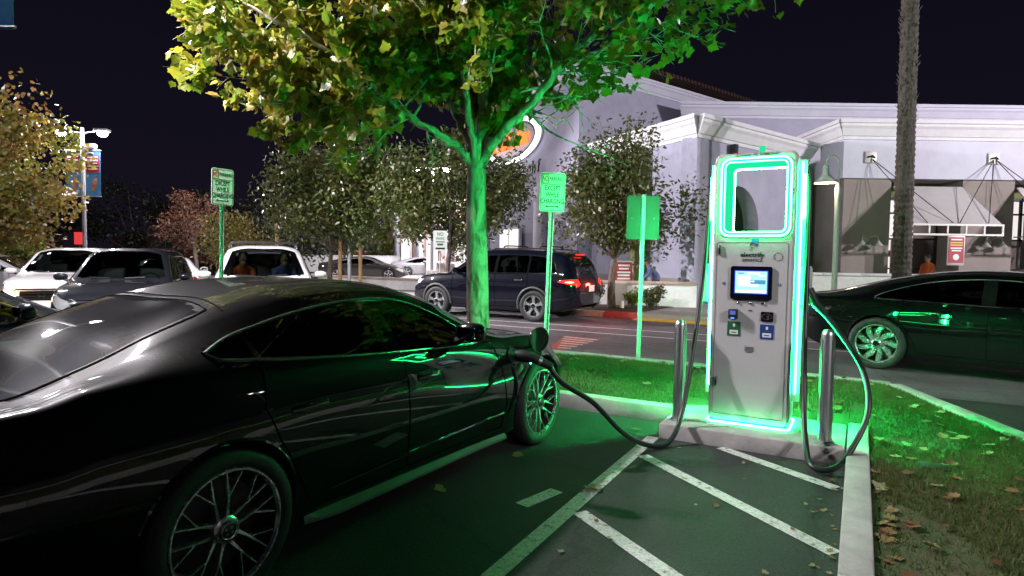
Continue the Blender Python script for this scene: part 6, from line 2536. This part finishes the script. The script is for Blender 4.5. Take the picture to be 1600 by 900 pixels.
NB = 190000
pick = rng.random(NB) < .62
ga = np.where(pick, rng.uniform(.11, 2.0, NB), rng.uniform(-5.9, 1.0, NB))
gb = np.where(pick, rng.uniform(2.4, 8.5, NB), rng.uniform(6.0, 8.5, NB))
ed = edge_np(ISL, ga, gb)
ok = inside_np(ISL, ga, gb) & (ed > .085) & ~((ga > -1.5) & (ga < -.04) & (gb < 6.42))
bare = np.sin(2.7 * ga + 1.1 * gb) * np.sin(1.3 * gb - .8 * ga)
ok &= ~((bare > .55) & (rng.random(NB) < .75))
ga, gb, ed = ga[ok][:85000], gb[ok][:85000], ed[ok][:85000]
n_ = len(ga)
gz = 0.105 + 0.085 * np.minimum(1, ed) + 0.012 * np.sin(3.1 * ga + 1.7 * gb) * np.cos(2.3 * gb - ga) - .006
hg = rng.uniform(.018, .05, n_)
an = rng.uniform(0, 6.28, n_)
wd = rng.uniform(.0022, .0045, n_)
dx, dy = np.cos(an) * wd, np.sin(an) * wd
lx, ly = rng.normal(0, .4, n_) * hg, rng.normal(0, .4, n_) * hg
V5 = np.stack([np.stack([ga - dx, gb - dy, gz], 1), np.stack([ga + dx, gb + dy, gz], 1), np.stack([ga + lx * .5 + dx * .7, gb + ly * .5 + dy * .7, gz + hg * .6], 1),
               np.stack([ga + lx, gb + ly, gz + hg], 1), np.stack([ga + lx * .5 - dx * .7, gb + ly * .5 - dy * .7, gz + hg * .6], 1)], 1).reshape(-1, 3)
vs = V5.tolist()
fs = [(5 * i, 5 * i + 1, 5 * i + 2, 5 * i + 3, 5 * i + 4) for i in range(n_)]
patch = .5 + .5 * np.sin(1.9 * ga + .7) * np.cos(1.4 * gb + .3 * ga)
tn = np.clip(rng.random(n_) * .7 + patch * .35 - .05, 0, 1).tolist()
me = bpy.data.meshes.new('lawn')
me.from_pydata(vs, [], fs)
me.materials.append(M['grass'])
tones(me, tn)
go = link('lawn', me, None, rz=PHI)
tag(go, 'short patchy lawn covering the kerbed island', 'grass', kind='stuff')

# ---------- fallen leaves, each its own
M['leaf_fallen'] = leaf_mat('leaf_fallen', [(.07, .03, .012), (.16, .07, .03), (.22, .14, .06), (.20, .19, .08), (.28, .24, .16)], .15, rough=.7, per='object')
fl_meshes = []
for q in range(4):
    random.seed(200 + q)
    cu_ = random.uniform(.1, .5)
    shp = [(x * (1 + random.uniform(-.12, .12)), y * (1 + random.uniform(-.1, .1))) for x, y in LOBED]
    me = bpy.data.meshes.new('fallen_leaf')
    lv = [(x, y, cu_ * (abs(x) * .9 + (y - .4) ** 2 * .8) + .02 * random.random()) for x, y in shp]
    me.from_pydata(lv + [(0, .3, .01)], [], [(i, (i + 1) % len(lv), len(lv)) for i in range(len(lv))])
    me.materials.append(M['leaf_fallen'])
    fl_meshes.append(me)
random.seed(31)


def drop_leaf(a, b_, z, s, lab, grp):
    o = link('fallen_leaf', random.choice(fl_meshes), None)
    x, y, _ = LT(a, b_)
    o.location = (x, y, z)
    o.rotation_euler = (random.gauss(0, .18), random.gauss(0, .18), random.uniform(0, 6.28))
    o.scale = (s, s, s)
    tag(o, lab, 'leaf', grp)


n = 0
while n < 120:
    a, b_ = (random.uniform(.1, 1.9), random.uniform(2.6, 8.4)) if random.random() < .75 else (random.uniform(-3.6, 0), random.uniform(6.5, 8.4))
    if not inside(ISL, a, b_) or edge_dist(ISL, a, b_) < .12:
        continue
    drop_leaf(a, b_, turf_z(a, b_) + .028, random.uniform(.05, .10), 'dry fallen leaf lying on the lawn of the island', 'leaves on the lawn')
    n += 1
for i in range(26):
    drop_leaf(random.uniform(.135, .20), random.uniform(2.6, 5.3), .125, random.uniform(.05, .09), 'dry brown leaf caught along the lawn side of the kerb', 'leaves along the kerb')
for i in range(34):
    drop_leaf(-.06 - abs(random.gauss(0, .09)), random.uniform(2.8, 5.4), .008, random.uniform(.02, .045), 'small leaf scrap on the asphalt against the kerb', 'scraps by the kerb')
for i in range(16):
    drop_leaf(random.uniform(-1.5, -.2), random.uniform(2.6, 5.3), .008, random.uniform(.02, .04), 'small leaf scrap on the hatched asphalt', 'scraps on the hatching')
drop_leaf(-1.563, 3.936, .012, .13, 'large curled leaf lying on the stall line', None)
drop_leaf(-2.39, 3.40, .010, .09, 'leaf on the dark asphalt below the front door', None)
drop_leaf(-2.33, 4.26, .010, .10, 'leaf on the asphalt just behind the front tyre', None)
drop_leaf(-1.75, 5.45, .012, .09, 'pale leaf on the asphalt near the front tyre', None)
# dark drain lid in the lawn
dl_ = thing('irrigation_lid', 'small dark irrigation box lid sunk in the lawn', 'lid', (*LT(.527, 5.17)[:2], turf_z(.527, 5.17) - .01), PHI)
mb = MB(); mb.box((0, 0, .012), (.22, .15, .03)); mb.build('lid', M['black_plastic'], dl_, bevel=0.006)
mb = MB(); mb.box((0, 0, .0), (.25, .18, .03)); mb.build('frame', M['dark_metal'], dl_, bevel=0.004)
# small white up-light in the bed
ul = thing('bed_light', 'small white garden light stub by the pear trunk', 'garden light', (2.98, 16.95, .14))
mb = MB(); mb.lathe([(.06, 0), (.06, .2), (.05, .23), (0, .24)], 12); mb.build('housing', M['white_paint'], ul, smooth=True)
mb = MB(); mb.lathe([(.075, 0), (.075, .03), (.06, .04)], 12); mb.build('collar', M['dark_metal'], ul)


# ================================================================== PEOPLE (small, far)
def person(label, loc, rz, joints, edges, cloth, skin_c, hair_c, legs_c, head, hs_=.105, pants_z=.8):
    t = thing('person', label, 'person', loc, rz)
    me = bpy.data.meshes.new('body')
    names = list(joints)
    me.from_pydata([joints[k][0] for k in names], [(names.index(a), names.index(b)) for a, b in edges], [])
    o = link('body', me, t)
    md = o.modifiers.new('skin', 'SKIN')
    sv = me.skin_vertices[0].data if me.skin_vertices else None
    if sv is None:
        bm = bmesh.new(); bm.from_mesh(me); bm.verts.layers.skin.verify(); bm.to_mesh(me); bm.free()
        sv = me.skin_vertices[0].data
    for i, k in enumerate(names):
        r_ = joints[k][1]
        sv[i].radius = r_ if isinstance(r_, tuple) else (r_, r_)
        sv[i].use_root = (k == 'pelvis')
    sb = o.modifiers.new('sub', 'SUBSURF'); sb.levels = 2; sb.render_levels = 2
    dg = bpy.context.evaluated_depsgraph_get(); dg.update()
    m2 = bpy.data.meshes.new_from_object(o.evaluated_get(dg))
    o.modifiers.clear()
    o.data = m2
    m2.materials.clear()
    for c in (cloth, legs_c, skin_c):
        m2.materials.append(c)
    hz_ = head[2] - .13
    hands = [Vector(joints[k][0]) for k in joints if k.startswith('hand')]
    for p in m2.polygons:
        c = p.center
        p.material_index = 0
        if any((c - h_).length < .12 for h_ in hands) or c.z > hz_:
            p.material_index = 2
        else:
            best = min(names, key=lambda k: (Vector(joints[k][0]) - c).length)
            if best.startswith(('knee', 'foot', 'ankle', 'hip', 'pelvis')):
                p.material_index = 1
        p.use_smooth = True
    mb = MB()
    mb.lathe([(0, -.125), (.05, -.115), (.075, -.06), (.082, .02), (.07, .08), (.04, .11), (0, .118)], 16, Matrix.Translation(head))
    mb.tube([Vector(head) + Vector((.06, 0, .0)), Vector(head) + Vector((.10, 0, -.03))], [.01, .018], 6)
    hd_ = mb.build('head', skin_c, t, smooth=True)
    mb = MB()
    mb.lathe([(.088, -.02), (.09, .03), (.078, .09), (.045, .125), (0, .132)], 16, Matrix.Translation(Vector(head) + Vector((-.012, 0, .005))))
    mb.build('hair', hair_c, hd_, smooth=True)
    return t


sk = pbr('skin', (.32, .18, .12), .6)
hr = pbr('hair_dark', (.012, .01, .009), .7)
shirt = pbr('shirt_blue', (.10, .12, .26), .85, var=.1)
navy = pbr('trousers_navy', (.02, .022, .04), .85)
orange = pbr('vest_orange', (.6, .12, .03), .8)
J = {'pelvis': ((0, 0, .50), (.17, .14)), 'belly': ((.05, 0, .70), (.15, .17)), 'chest': ((.17, 0, .93), (.15, .19)), 'neck': ((.30, 0, 1.06), .06), 'head0': ((.36, 0, 1.13), .06),
     'shl': ((.19, .2, .95), .065), 'ell': ((.34, .25, .75), .05), 'handl': ((.52, .16, .66), .035), 'shr': ((.19, -.2, .95), .065), 'elr': ((.34, -.25, .75), .05), 'handr': ((.52, -.16, .66), .035),
     'hipl': ((.08, .1, .48), .10), 'kneel': ((.46, .13, .50), .075), 'anklel': ((.46, .13, .10), .05), 'footl': ((.60, .14, .04), .045), 'hipr': ((.08, -.1, .48), .10), 'kneer': ((.46, -.13, .50), .075), 'ankler': ((.46, -.13, .10), .05), 'footr': ((.60, -.14, .04), .045)}
E = [('pelvis', 'belly'), ('belly', 'chest'), ('chest', 'neck'), ('neck', 'head0'), ('chest', 'shl'), ('shl', 'ell'), ('ell', 'handl'), ('chest', 'shr'), ('shr', 'elr'), ('elr', 'handr'), ('pelvis', 'hipl'), ('hipl', 'kneel'), ('kneel', 'anklel'), ('anklel', 'footl'), ('pelvis', 'hipr'), ('hipr', 'kneer'), ('kneer', 'ankler'), ('ankler', 'footr')]
person('person in a blue shirt sitting hunched on a bench behind the planter wall', (4.42, 19.0, .24), R(172), J, E, shirt, sk, hr, navy, (.40, 0, 1.20))
bn = thing('bench', 'dark slatted bench behind the planter wall', 'bench', (4.42, 19.05, .14), R(172))
for k in range(4):
    mb = MB(); mb.box((-.12 + k * .11, 0, .43), (.09, 1.2, .03)); mb.build('slat', M['frame_dark'], bn)
for s in (-.5, .5):
    mb = MB(); mb.box((.04, s, .207), (.4, .05, .414)); mb.build('leg', M['frame_dark'], bn)
J2 = {'pelvis': ((0, 0, .92), (.15, .12)), 'belly': ((0, 0, 1.10), (.14, .11)), 'chest': ((0, 0, 1.33), (.17, .12)), 'neck': ((.01, 0, 1.48), .055), 'head0': ((.02, 0, 1.55), .05),
      'shl': ((0, .19, 1.38), .06), 'ell': ((.02, .25, 1.12), .045), 'handl': ((.10, .25, .88), .03), 'shr': ((0, -.19, 1.38), .06), 'elr': ((.02, -.25, 1.12), .045), 'handr': ((.10, -.25, .88), .03),
      'hipl': ((0, .09, .86), .095), 'kneel': ((.02, .1, .48), .065), 'anklel': ((0, .1, .09), .045), 'footl': ((.13, .11, .04), .04), 'hipr': ((0, -.09, .86), .095), 'kneer': ((.02, -.1, .48), .065), 'ankler': ((0, -.1, .09), .045), 'footr': ((.13, -.11, .04), .04)}
person('shopper in an orange top standing before the shop window', (14.1, 21.3, .02), R(200), J2, E, orange, sk, hr, navy, (.03, 0, 1.62))
# two seated people behind the white SUV's windscreen
J3 = {k: ((v[0][0] * .8, v[0][1], v[0][2]), v[1]) for k, v in J.items()}
for i, (yy, lb, m_) in enumerate(((.36, 'driver in a blue top sitting inside the white SUV', shirt), (-.36, 'passenger in an orange top sitting inside the white SUV', orange))):
    q = person(lb, (0, 0, 0), 0, {k: ((v[0][0] - .12, v[0][1] * .8, v[0][2] - .02), v[1]) for k, v in J.items() if not k.startswith(('ankle', 'foot'))}, [e for e in E if not any(w_.startswith(('ankle', 'foot')) for w_ in e)], m_, sk, hr, navy, (.10, 0, 1.17))
    bpy.context.view_layer.update()
    mw = c3.matrix_world @ Matrix.Translation((2.75 * .94, yy, .28))
    q.matrix_world = mw
